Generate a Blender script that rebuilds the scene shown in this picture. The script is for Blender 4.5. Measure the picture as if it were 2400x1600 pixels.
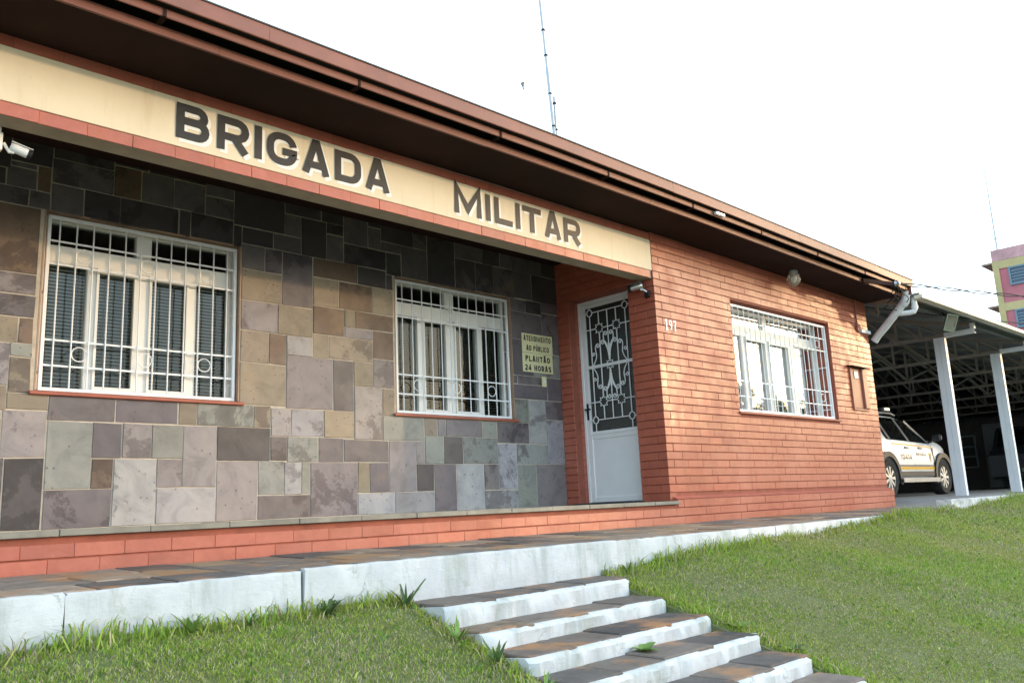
import bpy, math, random
import numpy as np
from mathutils import Vector, Matrix
for o in list(bpy.data.objects): bpy.data.objects.remove(o)
SC = bpy.context.scene
COL = SC.collection
rnd = random.Random(7)
rad = math.radians

# ------------------------------------------------------------------ camera
CAM = Vector((-6.5162, -4.6944, 0.0065))
cd = bpy.data.cameras.new("camera"); cam = bpy.data.objects.new("camera", cd); COL.objects.link(cam)
_R = Vector((0.7217, -0.6907, -0.0448)); _U = Vector((-0.1018, -0.17, 0.9802)); _F = Vector((0.6846, 0.7029, 0.193))
_F.normalize(); _R = (_R - _F * _R.dot(_F)).normalized(); _U = _R.cross(_F)
cam.matrix_world = Matrix(((_R.x, _U.x, -_F.x, CAM.x), (_R.y, _U.y, -_F.y, CAM.y), (_R.z, _U.z, -_F.z, CAM.z), (0, 0, 0, 1)))
cd.sensor_width = 36.0; cd.lens = 36.0 * 1974.383 / 2400.0; cd.clip_start = 0.05; cd.clip_end = 2000
cd.dof.use_dof = False
SC.camera = cam

# ------------------------------------------------------------------ sky, sun, exposure
SUN_AZ = 58.0      # degrees from the facade's normal (-y) towards +x
SUN_EL = 6.0
sdir = Vector((math.sin(rad(SUN_AZ)) * math.cos(rad(SUN_EL)), -math.cos(rad(SUN_AZ)) * math.cos(rad(SUN_EL)), math.sin(rad(SUN_EL))))
w = bpy.data.worlds.new("World"); SC.world = w; w.use_nodes = True
wn = w.node_tree.nodes; wl = w.node_tree.links
bg = wn["Background"]
sky = wn.new("ShaderNodeTexSky"); sky.sky_type = 'NISHITA'; sky.sun_disc = False
sky.sun_elevation = rad(SUN_EL)
sky.sun_rotation = math.atan2(sdir.x, sdir.y)     # clockwise from +y
sky.altitude = 400; sky.air_density = 1.0; sky.dust_density = 4.0; sky.ozone_density = 1.6
bg.inputs[1].default_value = 0.10; wl.new(sky.outputs[0], bg.inputs[0])
# thin even haze over the whole sky, as bright everywhere as in the picture
bg2 = wn.new("ShaderNodeBackground"); VEIL = (0.34, 0.42, 0.48); bg2.inputs[0].default_value = (*VEIL, 1); bg2.inputs[1].default_value = 1.0
ads = wn.new("ShaderNodeAddShader"); wl.new(bg.outputs[0], ads.inputs[0]); wl.new(bg2.outputs[0], ads.inputs[1]); wl.new(ads.outputs[0], wn["World Output"].inputs[0])
sl = bpy.data.lights.new("sun", 'SUN'); sun = bpy.data.objects.new("sun", sl); COL.objects.link(sun)
sl.energy = 0.5; sl.angle = rad(1.0); sl.color = (1.0, 0.66, 0.36)
sun.rotation_euler = (-sdir).to_track_quat('-Z', 'Y').to_euler(); sun.location = (20, -12, 10)
SC.view_settings.view_transform = 'Standard'; SC.view_settings.look = 'None'
SC.view_settings.gamma = 1.0; SC.view_settings.use_curve_mapping = False
SC.view_settings.exposure = 2.0
SC.cycles.max_bounces = 8; SC.cycles.transparent_max_bounces = 12

# ------------------------------------------------------------------ object helpers
def link(o, parent=None):
    COL.objects.link(o)
    if parent is not None: o.parent = parent
    return o
def tag(o, label=None, cat=None, group=None, kind=None):
    if label: o["label"] = label
    if cat: o["category"] = cat
    if group: o["group"] = group
    if kind: o["kind"] = kind
    return o
def empty(name, loc=(0, 0, 0), rz=0.0, parent=None):
    o = bpy.data.objects.new(name, None); o.location = loc; o.rotation_euler = (0, 0, rz); o.empty_display_size = .1
    return link(o, parent)
def thing(name, label, cat, loc=(0, 0, 0), rz=0.0, group=None):
    return tag(empty(name, loc, rz), label, cat, group)

class MB:
    "collects shapes into one mesh"
    def __init__(s): s.v = []; s.f = []; s.m = []
    def add(s, vs, fs, m=0):
        b = len(s.v); s.v += [tuple(p) for p in vs]; s.f += [tuple(b + i for i in f) for f in fs]; s.m += [m] * len(fs); return s
    def box(s, a, b, m=0):
        x0, y0, z0 = a; x1, y1, z1 = b
        return s.add([(x0, y0, z0), (x1, y0, z0), (x1, y1, z0), (x0, y1, z0), (x0, y0, z1), (x1, y0, z1), (x1, y1, z1), (x0, y1, z1)],
                     [(0, 3, 2, 1), (4, 5, 6, 7), (0, 1, 5, 4), (1, 2, 6, 5), (2, 3, 7, 6), (3, 0, 4, 7)], m)
    def cbox(s, a, b, c=0.004, m=0):
        "box with chamfered edges all round"
        lo = Vector((min(a[0], b[0]), min(a[1], b[1]), min(a[2], b[2]))); hi = Vector((max(a[0], b[0]), max(a[1], b[1]), max(a[2], b[2])))
        c = min(c, *[(hi[i] - lo[i]) * .45 for i in range(3)])
        vs = []; idx = {}
        for sx in (0, 1):
            for sy in (0, 1):
                for sz in (0, 1):
                    P = [(lo, hi)[q][i] for i, q in enumerate((sx, sy, sz))]
                    sg = [1 if q == 0 else -1 for q in (sx, sy, sz)]
                    for ax in range(3):
                        p = [P[i] + (0 if i == ax else sg[i] * c) for i in range(3)]
                        idx[(sx, sy, sz, ax)] = len(vs); vs.append(p)
        fs = []
        for ax in range(3):
            o1, o2 = [(1, 2), (2, 0), (0, 1)][ax]
            for sd in (0, 1):
                q = []
                for (u, v) in ((0, 0), (1, 0), (1, 1), (0, 1)):
                    k = [0, 0, 0]; k[ax] = sd; k[o1] = u; k[o2] = v; q.append(idx[(k[0], k[1], k[2], ax)])
                fs.append(tuple(q) if sd else tuple(reversed(q)))
            for u in (0, 1):
                for v in (0, 1):
                    k0 = [0, 0, 0]; k0[o1] = u; k0[o2] = v; k1 = list(k0); k1[ax] = 1
                    q = (idx[(*k0, o1)], idx[(*k1, o1)], idx[(*k1, o2)], idx[(*k0, o2)])
                    fs.append(q if (u == v) else tuple(reversed(q)))
        for sx in (0, 1):
            for sy in (0, 1):
                for sz in (0, 1):
                    q = tuple(idx[(sx, sy, sz, a_)] for a_ in range(3))
                    fs.append(q if (sx + sy + sz) % 2 else tuple(reversed(q)))
        return s.add(vs, fs, m)
    def tube(s, pts, r, n=6, m=0, closed=False, caps=True):
        pts = [Vector(p) for p in pts]; N = len(pts); rr = r if isinstance(r, (list, tuple)) else [r] * N
        rings = []; up = None
        for i, p in enumerate(pts):
            if closed: t = pts[(i + 1) % N] - pts[i - 1]
            else: t = pts[min(i + 1, N - 1)] - pts[max(i - 1, 0)]
            if t.length < 1e-9: t = Vector((0, 0, 1))
            t.normalize()
            if up is None: up = Vector((0, 0, 1)) if abs(t.z) < .9 else Vector((1, 0, 0))
            a = t.cross(up)
            if a.length < 1e-4: a = t.cross(Vector((0, 1, 0)))
            a.normalize(); b = a.cross(t); up = b
            rings.append([p + (a * math.cos(2 * math.pi * k / n) + b * math.sin(2 * math.pi * k / n)) * rr[i] for k in range(n)])
        vs = [q for R in rings for q in R]; fs = []
        for i in range(N if closed else N - 1):
            j = (i + 1) % N
            for k in range(n):
                k2 = (k + 1) % n; fs.append((i * n + k, i * n + k2, j * n + k2, j * n + k))
        if caps and not closed: fs += [tuple(reversed(range(n))), tuple((N - 1) * n + k for k in range(n))]
        return s.add(vs, fs, m)
    def bar(s, a, b, w, h, m=0):
        "rectangular bar between two points (w sideways, h up)"
        a = Vector(a); b = Vector(b); t = (b - a).normalized(); up = Vector((0, 0, 1)) if abs(t.z) < .95 else Vector((0, 1, 0))
        sd = t.cross(up).normalized() * (w / 2); u2 = sd.cross(t).normalized() * (h / 2)
        vs = [a - sd - u2, a + sd - u2, a + sd + u2, a - sd + u2, b - sd - u2, b + sd - u2, b + sd + u2, b - sd + u2]
        return s.add(vs, [(0, 3, 2, 1), (4, 5, 6, 7), (0, 1, 5, 4), (1, 2, 6, 5), (2, 3, 7, 6), (3, 0, 4, 7)], m)
    def prism(s, poly, fn, d0, d1, m=0):
        "extrude a 2d polygon: fn(u,v,d)->xyz"
        n = len(poly); vs = [fn(u, v, d0) for u, v in poly] + [fn(u, v, d1) for u, v in poly]
        fs = [tuple(range(n)), tuple(reversed(range(n, 2 * n)))] + [(i, n + i, n + (i + 1) % n, (i + 1) % n) for i in range(n)]
        return s.add(vs, fs, m)
    def lathe(s, prof, c, n=20, axis='z', m=0):
        vs = []; fs = []; c = Vector(c)
        for r, h in prof:
            for k in range(n):
                a = 2 * math.pi * k / n; p, q = r * math.cos(a), r * math.sin(a)
                vs.append(c + Vector({'z': (p, q, h), 'y': (p, h, q), 'x': (h, p, q)}[axis]))
        for i in range(len(prof) - 1):
            for k in range(n):
                k2 = (k + 1) % n; fs.append((i * n + k, i * n + k2, (i + 1) * n + k2, (i + 1) * n + k))
        fs += [tuple(reversed(range(n))), tuple((len(prof) - 1) * n + k for k in range(n))]
        return s.add(vs, fs, m)
    def mesh(s, name, mats, smooth=False, fix=True):
        me = bpy.data.meshes.new(name); me.from_pydata(s.v, [], s.f)
        for mt in (mats if isinstance(mats, (list, tuple)) else [mats]): me.materials.append(mt)
        if any(s.m): me.polygons.foreach_set("material_index", s.m)
        if fix:
            import bmesh
            bm = bmesh.new(); bm.from_mesh(me); bmesh.ops.recalc_face_normals(bm, faces=bm.faces[:]); bm.to_mesh(me); bm.free()
        if smooth:
            me.polygons.foreach_set("use_smooth", [True] * len(me.polygons))
            try: me.set_sharp_from_angle(angle=rad(40))
            except Exception: pass
        me.update(); return me
    def build(s, name, mats, parent=None, smooth=False, loc=None, fix=True):
        o = bpy.data.objects.new(name, s.mesh(name, mats, smooth, fix))
        if loc is not None: o.location = loc
        return link(o, parent)

# ------------------------------------------------------------------ material helpers
def newmat(name):
    m = bpy.data.materials.new(name); m.use_nodes = True
    nt = m.node_tree; b = nt.nodes["Principled BSDF"]; return m, nt, b
def node(nt, t, **k):
    n = nt.nodes.new(t)
    for a, v in k.items():
        if a in ('ins',):
            for kk, vv in v.items(): n.inputs[kk].default_value = vv
        else: setattr(n, a, v)
    return n
def coords(nt, kind='Object', scale=(1, 1, 1)):
    tc = node(nt, 'ShaderNodeTexCoord'); mp = node(nt, 'ShaderNodeMapping'); mp.inputs['Scale'].default_value = scale
    if kind == 'World':
        g = node(nt, 'ShaderNodeNewGeometry'); nt.links.new(g.outputs['Position'], mp.inputs['Vector'])
    else: nt.links.new(tc.outputs[kind], mp.inputs['Vector'])
    return mp.outputs['Vector']
def noise(nt, vec, scale, detail=4, rough=.55, dist=0.0):
    n = node(nt, 'ShaderNodeTexNoise'); n.inputs['Scale'].default_value = scale; n.inputs['Detail'].default_value = detail
    n.inputs['Roughness'].default_value = rough; n.inputs['Distortion'].default_value = dist
    nt.links.new(vec, n.inputs['Vector']); return n.outputs['Fac']
def ramp(nt, fac, stops, interp='LINEAR'):
    r = node(nt, 'ShaderNodeValToRGB'); e = r.color_ramp.elements; r.color_ramp.interpolation = interp
    while len(e) < len(stops): e.new(.5)
    for el, (p, c) in zip(e, stops): el.position = p; el.color = (*c, 1) if len(c) == 3 else c
    nt.links.new(fac, r.inputs['Fac']); return r.outputs['Color']
def mix(nt, fac, a, b, mode='MIX'):
    n = node(nt, 'ShaderNodeMix', data_type='RGBA', blend_type=mode)
    for sock, v in ((n.inputs[0], fac), (n.inputs[6], a), (n.inputs[7], b)):
        if isinstance(v, (int, float)): sock.default_value = v
        elif isinstance(v, tuple): sock.default_value = (*v, 1) if len(v) == 3 else v
        else: nt.links.new(v, sock)
    return n.outputs[2]
def bump(nt, h, strength=.3, dist=.005, prev=None):
    n = node(nt, 'ShaderNodeBump'); n.inputs['Strength'].default_value = strength; n.inputs['Distance'].default_value = dist
    nt.links.new(h, n.inputs['Height'])
    if prev is not None: nt.links.new(prev, n.inputs['Normal'])
    return n.outputs['Normal']
def G(v): return (v, v, v)
def simple(name, col, rough=.6, metal=0.0, var=.12, scale=9.0, bs=.0, spec=.5, dirt=None, kind='World'):
    m, nt, b = newmat(name); v = coords(nt, kind)
    n1 = noise(nt, v, scale, 5); lo = tuple(c * (1 - var) for c in col); hi = tuple(min(1, c * (1 + var)) for c in col)
    c = ramp(nt, n1, [(.3, lo), (.7, hi)])
    if dirt:
        n2 = noise(nt, v, scale * .35, 7, .65, .4); f = ramp(nt, n2, [(.5, G(0)), (.72, G(1))]); c = mix(nt, f, c, dirt)
    nt.links.new(c, b.inputs['Base Color']); b.inputs['Roughness'].default_value = rough; b.inputs['Metallic'].default_value = metal
    b.inputs['Specular IOR Level'].default_value = spec
    if bs:
        nt.links.new(bump(nt, noise(nt, v, scale * 6, 4), bs, .004), b.inputs['Normal'])
    return m
M = {}
def objcolor_mat(name, rough, extra):
    "base colour per piece comes from the object colour; extra(nt,col,vec)->col"
    m, nt, b = newmat(name); oi = node(nt, 'ShaderNodeObjectInfo'); v = coords(nt, 'World')
    c = extra(nt, oi.outputs['Color'], v, oi.outputs['Random'], b)
    nt.links.new(c, b.inputs['Base Color']); b.inputs['Roughness'].default_value = rough
    return m
def _brick(nt, c, v, r, b):
    n1 = noise(nt, v, 14, 5, .6); c = mix(nt, .5, c, ramp(nt, n1, [(.3, (.78, .78, .78)), (.7, (1.15, 1.15, 1.15))]), 'MULTIPLY') if False else mix(nt, 1.0, c, ramp(nt, n1, [(.3, (.86, .84, .84)), (.7, (1, 1, 1))]), 'MULTIPLY')
    n2 = noise(nt, v, 3.2, 6, .7, .6); f = ramp(nt, n2, [(.60, G(0)), (.67, G(.55))])
    c = mix(nt, f, c, (.36, .085, .05))
    c = mix(nt, ramp(nt, noise(nt, v, 1.3, 6, .65, .4), [(.45, G(0)), (.7, G(.55))]), c, (.52, .185, .125))
    c = mix(nt, ramp(nt, noise(nt, v, 11, 8, .75, .5), [(.66, G(0)), (.70, G(.7))]), c, (.50, .22, .16))
    c = mix(nt, ramp(nt, noise(nt, coords(nt, 'World', (6, 6, .7)), 1.0, 6, .7, .3), [(.58, G(0)), (.75, G(.45))]), c, (.27, .085, .055))
    rr = ramp(nt, noise(nt, v, 6, 4), [(.3, G(.30)), (.7, G(.52))]); nt.links.new(rr, b.inputs['Roughness'])
    nt.links.new(bump(nt, noise(nt, v, 55, 5, .6), .35, .003, bump(nt, noise(nt, v, 9, 3), .4, .006)), b.inputs['Normal'])
    b.inputs['Specular IOR Level'].default_value = .5
    return c
M['brick'] = objcolor_mat('painted_brick', .4, _brick)
def _stone(nt, c, v, r, b):
    # shift the pattern from piece to piece
    cx = node(nt, 'ShaderNodeCombineXYZ'); mul = node(nt, 'ShaderNodeMath', operation='MULTIPLY'); mul.inputs[1].default_value = 37.0
    nt.links.new(r, mul.inputs[0]); nt.links.new(mul.outputs[0], cx.inputs[0]); nt.links.new(mul.outputs[0], cx.inputs[2])
    ad = node(nt, 'ShaderNodeVectorMath', operation='ADD'); nt.links.new(v, ad.inputs[0]); nt.links.new(cx.outputs[0], ad.inputs[1]); p = ad.outputs[0]
    c = mix(nt, 1.0, c, ramp(nt, noise(nt, p, 5, 6, .65, .8), [(.25, (.64, .62, .62)), (.5, (1, 1, 1)), (.75, (1.25, 1.2, 1.14))]), 'MULTIPLY')
    # dark fern-like mineral blotches
    n2 = noise(nt, p, 2.2, 10, .72, .3); f = ramp(nt, n2, [(.535, G(0)), (.565, G(.60)), (.75, G(.80))])
    f = mix(nt, 1.0, f, ramp(nt, r, [(.42, G(.12)), (.5, G(1))]), 'MULTIPLY'); c = mix(nt, f, c, mix(nt, 1.0, c, (.33, .285, .30), 'MULTIPLY'))
    # specks
    vo = node(nt, 'ShaderNodeTexVoronoi'); vo.inputs['Scale'].default_value = 20; nt.links.new(p, vo.inputs['Vector'])
    n3 = noise(nt, p, 5, 2); sp = ramp(nt, vo.outputs['Distance'], [(.10, G(1)), (.2, G(0))]); msk = ramp(nt, n3, [(.48, G(0)), (.56, G(.7))])
    c = mix(nt, mix(nt, 1.0, sp, msk, 'MULTIPLY'), c, (.07, .055, .06))
    # rusty bloom, sparse
    n4 = noise(nt, p, 2.1, 5, .6); c = mix(nt, ramp(nt, n4, [(.63, G(0)), (.74, G(.5))]), c, (.30, .20, .12))
    nt.links.new(ramp(nt, noise(nt, p, 7, 4), [(.3, G(.42)), (.7, G(.62))]), b.inputs['Roughness'])
    nt.links.new(bump(nt, noise(nt, p, 30, 6, .65), .35, .003, bump(nt, noise(nt, p, 5, 3, .5, .6), .5, .008)), b.inputs['Normal'])
    return c
M['stone'] = objcolor_mat('slate_stone', .5, _stone)
def _flag(nt, c, v, r, b):
    c = mix(nt, 1.0, c, ramp(nt, noise(nt, v, 9, 7, .7, .5), [(.25, (.55, .53, .52)), (.75, (1.2, 1.2, 1.2))]), 'MULTIPLY')
    f = ramp(nt, noise(nt, v, 3.3, 5, .6), [(.50, G(0)), (.66, G(.8))]); c = mix(nt, f, c, (.36, .17, .065))
    c = mix(nt, ramp(nt, noise(nt, v, 2.2, 6, .7), [(.56, G(0)), (.64, G(.7))]), c, (.035, .032, .032))
    nt.links.new(bump(nt, noise(nt, v, 28, 7, .7), .6, .006), b.inputs['Normal']); return c
M['flag'] = objcolor_mat('flagstone', .75, _flag)
M['brick_back'] = simple('brick_joint', (.30, .085, .05), .8, var=.2, bs=.3)
M['mortar'] = simple('mortar', (.50, .43, .35), .9, var=.2, scale=14, bs=.5)
M['joint_dark'] = simple('dark_joint', (.035, .033, .03), .95, var=.4, scale=20, bs=.5)
def cream_paint():
    m, nt, b = newmat('cream_paint'); v = coords(nt, 'World'); c = ramp(nt, noise(nt, v, 3, 5), [(.3, (.70, .60, .445)), (.7, (.75, .65, .49))])
    st = noise(nt, coords(nt, 'World', (9, 9, .9)), 1.0, 7, .7, .4); c = mix(nt, ramp(nt, st, [(.54, G(0)), (.74, G(.5))]), c, (.55, .44, .29))
    c = mix(nt, ramp(nt, noise(nt, v, 26, 7, .7), [(.68, G(0)), (.72, G(.5))]), c, (.42, .33, .22))
    nt.links.new(c, b.inputs['Base Color']); b.inputs['Roughness'].default_value = .6; nt.links.new(bump(nt, noise(nt, v, 40, 5), .2, .003, bump(nt, noise(nt, v, 4, 3), .35, .01)), b.inputs['Normal']); return m
M['cream'] = cream_paint()
M['cream_plain'] = simple('cream_paint', (.73, .63, .47), .55, var=.05, scale=4, bs=.12, dirt=(.67, .57, .42))
M['cream_under'] = simple('beam_plaster', (.40, .33, .25), .7, var=.1, bs=.2)
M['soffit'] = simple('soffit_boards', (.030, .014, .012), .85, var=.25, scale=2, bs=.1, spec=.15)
M['fascia'] = simple('fascia_paint', (.205, .075, .050), .5, var=.12, scale=5, bs=.1, dirt=(.16, .062, .044))
M['roof_edge'] = simple('roof_sheet', (.05, .045, .045), .6)
M['white_metal'] = simple('white_enamel', (.84, .845, .85), .35, var=.03, scale=6)
M['white_wood'] = simple('white_window_paint', (.82, .80, .75), .4, var=.04, scale=6, bs=.06)
M['sill'] = simple('red_sill', (.36, .10, .06), .5, var=.15)
M['black'] = simple('black_paint', (.018, .017, .018), .5, var=.3, scale=20)
M['letter_white'] = simple('white_lettering', (.85, .84, .82), .5, var=.03)
M['ledge'] = simple('ledge_stone', (.225, .21, .17), .65, var=.2, scale=7, bs=.3, dirt=(.15, .14, .115))
M['dark_step'] = simple('door_threshold', (.05, .055, .055), .5, var=.2)
M['grey_metal'] = simple('galvanised', (.36, .38, .40), .45, metal=.6, var=.1)
M['dark_plastic'] = simple('dark_plastic', (.016, .016, .018), .6, spec=.3)
M['plastic_white'] = simple('white_plastic', (.80, .81, .82), .35, var=.03)
M['chrome'] = simple('bright_metal', (.62, .62, .62), .25, metal=1.0, var=.05)
M['plaque'] = simple('pale_yellow_plate', (.78, .72, .42), .45, var=.04)
M['concrete'] = simple('concrete', (.40, .40, .39), .85, var=.15, scale=5, bs=.3)
M['interior'] = simple('dark_interior', (.045, .042, .04), .9, var=.1)
def whitewash():
    m, nt, b = newmat('whitewash'); v = coords(nt, 'World')
    c = ramp(nt, noise(nt, v, 8, 6, .6), [(.3, (.47, .485, .50)), (.7, (.60, .61, .62))])
    vs = coords(nt, 'World', (5.0, 5.0, .8)); st = noise(nt, vs, 1.0, 7, .7, .3)
    c = mix(nt, ramp(nt, st, [(.50, G(0)), (.66, G(.75))]), c, (.29, .325, .29))
    c = mix(nt, ramp(nt, noise(nt, v, 3.4, 8, .75, .6), [(.57, G(0)), (.64, G(.6))]), c, (.36, .375, .33))
    # hair cracks
    cr = node(nt, 'ShaderNodeTexVoronoi', feature='DISTANCE_TO_EDGE'); cr.inputs['Scale'].default_value = 2.3
    wv = node(nt, 'ShaderNodeVectorMath', operation='ADD'); nz = node(nt, 'ShaderNodeTexNoise'); nz.inputs['Scale'].default_value = 6; nz.inputs['Detail'].default_value = 6
    sc = node(nt, 'ShaderNodeVectorMath', operation='SCALE'); sc.inputs['Scale'].default_value = .35
    nt.links.new(v, nz.inputs['Vector']); nt.links.new(nz.outputs['Color'], sc.inputs[0]); nt.links.new(v, wv.inputs[0]); nt.links.new(sc.outputs[0], wv.inputs[1]); nt.links.new(wv.outputs[0], cr.inputs['Vector'])
    k = mix(nt, 1.0, ramp(nt, cr.outputs['Distance'], [(.003, G(1)), (.009, G(0))]), ramp(nt, noise(nt, v, 1.7, 3), [(.52, G(0)), (.58, G(.6))]), 'MULTIPLY')
    c = mix(nt, k, c, (.22, .20, .18))
    nt.links.new(c, b.inputs['Base Color']); b.inputs['Roughness'].default_value = .8
    h = noise(nt, v, 26, 8, .7, .4); h2 = noise(nt, coords(nt, 'World', (6, 6, 22)), 2.2, 5, .6, 1.0)
    nt.links.new(bump(nt, h, .6, .006, bump(nt, h2, .3, .006)), b.inputs['Normal'])
    return m
M['whitewash'] = whitewash()
def glass(name, tint=(.8, .85, .85), refl=.0):
    m, nt, b = newmat(name)
    out = nt.nodes['Material Output']; nt.nodes.remove(b)
    tr = node(nt, 'ShaderNodeBsdfTransparent'); tr.inputs[0].default_value = (*tint, 1)
    gl = node(nt, 'ShaderNodeBsdfGlossy'); gl.inputs['Roughness'].default_value = .02; gl.inputs[0].default_value = (1, 1, 1, 1)
    fr = node(nt, 'ShaderNodeLayerWeight'); fr.inputs[0].default_value = .5
    pw = node(nt, 'ShaderNodeMath', operation='POWER'); pw.inputs[1].default_value = 5.0; nt.links.new(fr.outputs['Facing'], pw.inputs[0])
    ad = node(nt, 'ShaderNodeMath', operation='MULTIPLY_ADD'); ad.inputs[1].default_value = .9; ad.inputs[2].default_value = .018 + refl; ad.use_clamp = True; nt.links.new(pw.outputs[0], ad.inputs[0])
    mx = node(nt, 'ShaderNodeMixShader'); nt.links.new(ad.outputs[0], mx.inputs[0]); nt.links.new(tr.outputs[0], mx.inputs[1]); nt.links.new(gl.outputs[0], mx.inputs[2])
    nt.links.new(mx.outputs[0], out.inputs[0])
    v = coords(nt, 'World'); nb = bump(nt, noise(nt, v, 3.0, 2), .012, .02); nt.links.new(nb, gl.inputs['Normal'])
    return m
M['glass'] = glass('window_glass', (.80, .84, .83), .0)
M['glass_boosted'] = glass('boosted_window_glass', (.75, .76, .75), .55)  # reflection strengthened beyond plain glass so the wide window shows white sky
# ================================================================== terrain and paving
YK = -1.2                     # front face of the white kerb
KB = [(-30, -.40), (-6, -.405), (-4.2, -.42), (-3.0, -.41), (-2.16, -.395), (-1.4, -.358), (-.18, -.312), (1.45, -.263), (3.72, -.215), (6.2, -.165), (9, -.13), (40, -.10)]
def lerp(tab, x):
    if x <= tab[0][0]: return tab[0][1]
    for (a, u), (b, v) in zip(tab, tab[1:]):
        if x <= b: return u + (v - u) * (x - a) / (b - a)
    return tab[-1][1]
def lawn_z(x, y):
    k = lerp(KB, x); d = YK - y
    s = .30 if x < -3 else (.33 if x < 0 else max(.22, .33 - .02 * x))
    z = k - s * d if d < 3.6 else k - s * 3.6 - .05 * (d - 3.6)
    z += .018 * math.sin(1.9 * x + .6) * math.sin(1.6 * y) + .010 * math.sin(5.1 * x + 2 * y)
    if -3.93 < x < -2.50 and y > -3.45: z -= .22
    return max(z, -1.62)
def lawn_material():
    m, nt, b = newmat('lawn_soil'); v = coords(nt, 'World')
    c = ramp(nt, noise(nt, v, 45, 6, .7), [(.3, (.07, .085, .03)), (.5, (.12, .15, .045)), (.7, (.20, .20, .09))])
    c = mix(nt, ramp(nt, noise(nt, v, 2.2, 5, .6), [(.4, G(0)), (.65, G(.6))]), c, (.17, .175, .08))
    nt.links.new(c, b.inputs['Base Color']); b.inputs['Roughness'].default_value = .95
    nt.links.new(bump(nt, noise(nt, v, 60, 6, .7), .8, .02), b.inputs['Normal']); return m
M['lawn'] = lawn_material()
xs = sorted(list(np.concatenate([np.linspace(-30, -8, 12), np.linspace(-7.8, 10, 150), np.linspace(10.5, 40, 30)])) + [-3.935, -3.925, -2.505, -2.495])
ys = list(np.concatenate([np.linspace(-1.16, -5.2, 44), np.linspace(-5.5, -9, 8)]))
mb = MB(); mb.v = [(x, y, lawn_z(x, y)) for y in ys for x in xs]; nx = len(xs)
mb.f = [(j * nx + i, j * nx + i + 1, (j + 1) * nx + i + 1, (j + 1) * nx + i) for j in range(len(ys) - 1) for i in range(nx - 1)]; mb.m = [0] * len(mb.f)
lawn = tag(mb.build('lawn', M['lawn'], None, True), 'short sloping lawn between the kerb and the street', None, None, 'structure')
M['street'] = simple('street_ground', (.09, .09, .085), .9, var=.2, scale=2, bs=.3)
mb = MB(); mb.add([(-600, -600, -1.66), (600, -600, -1.66), (600, 600, -1.66), (-600, 600, -1.66)], [(0, 1, 2, 3)])
tag(mb.build('ground', M['street']), 'wide street-level ground reaching the horizon', None, None, 'structure')

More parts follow.
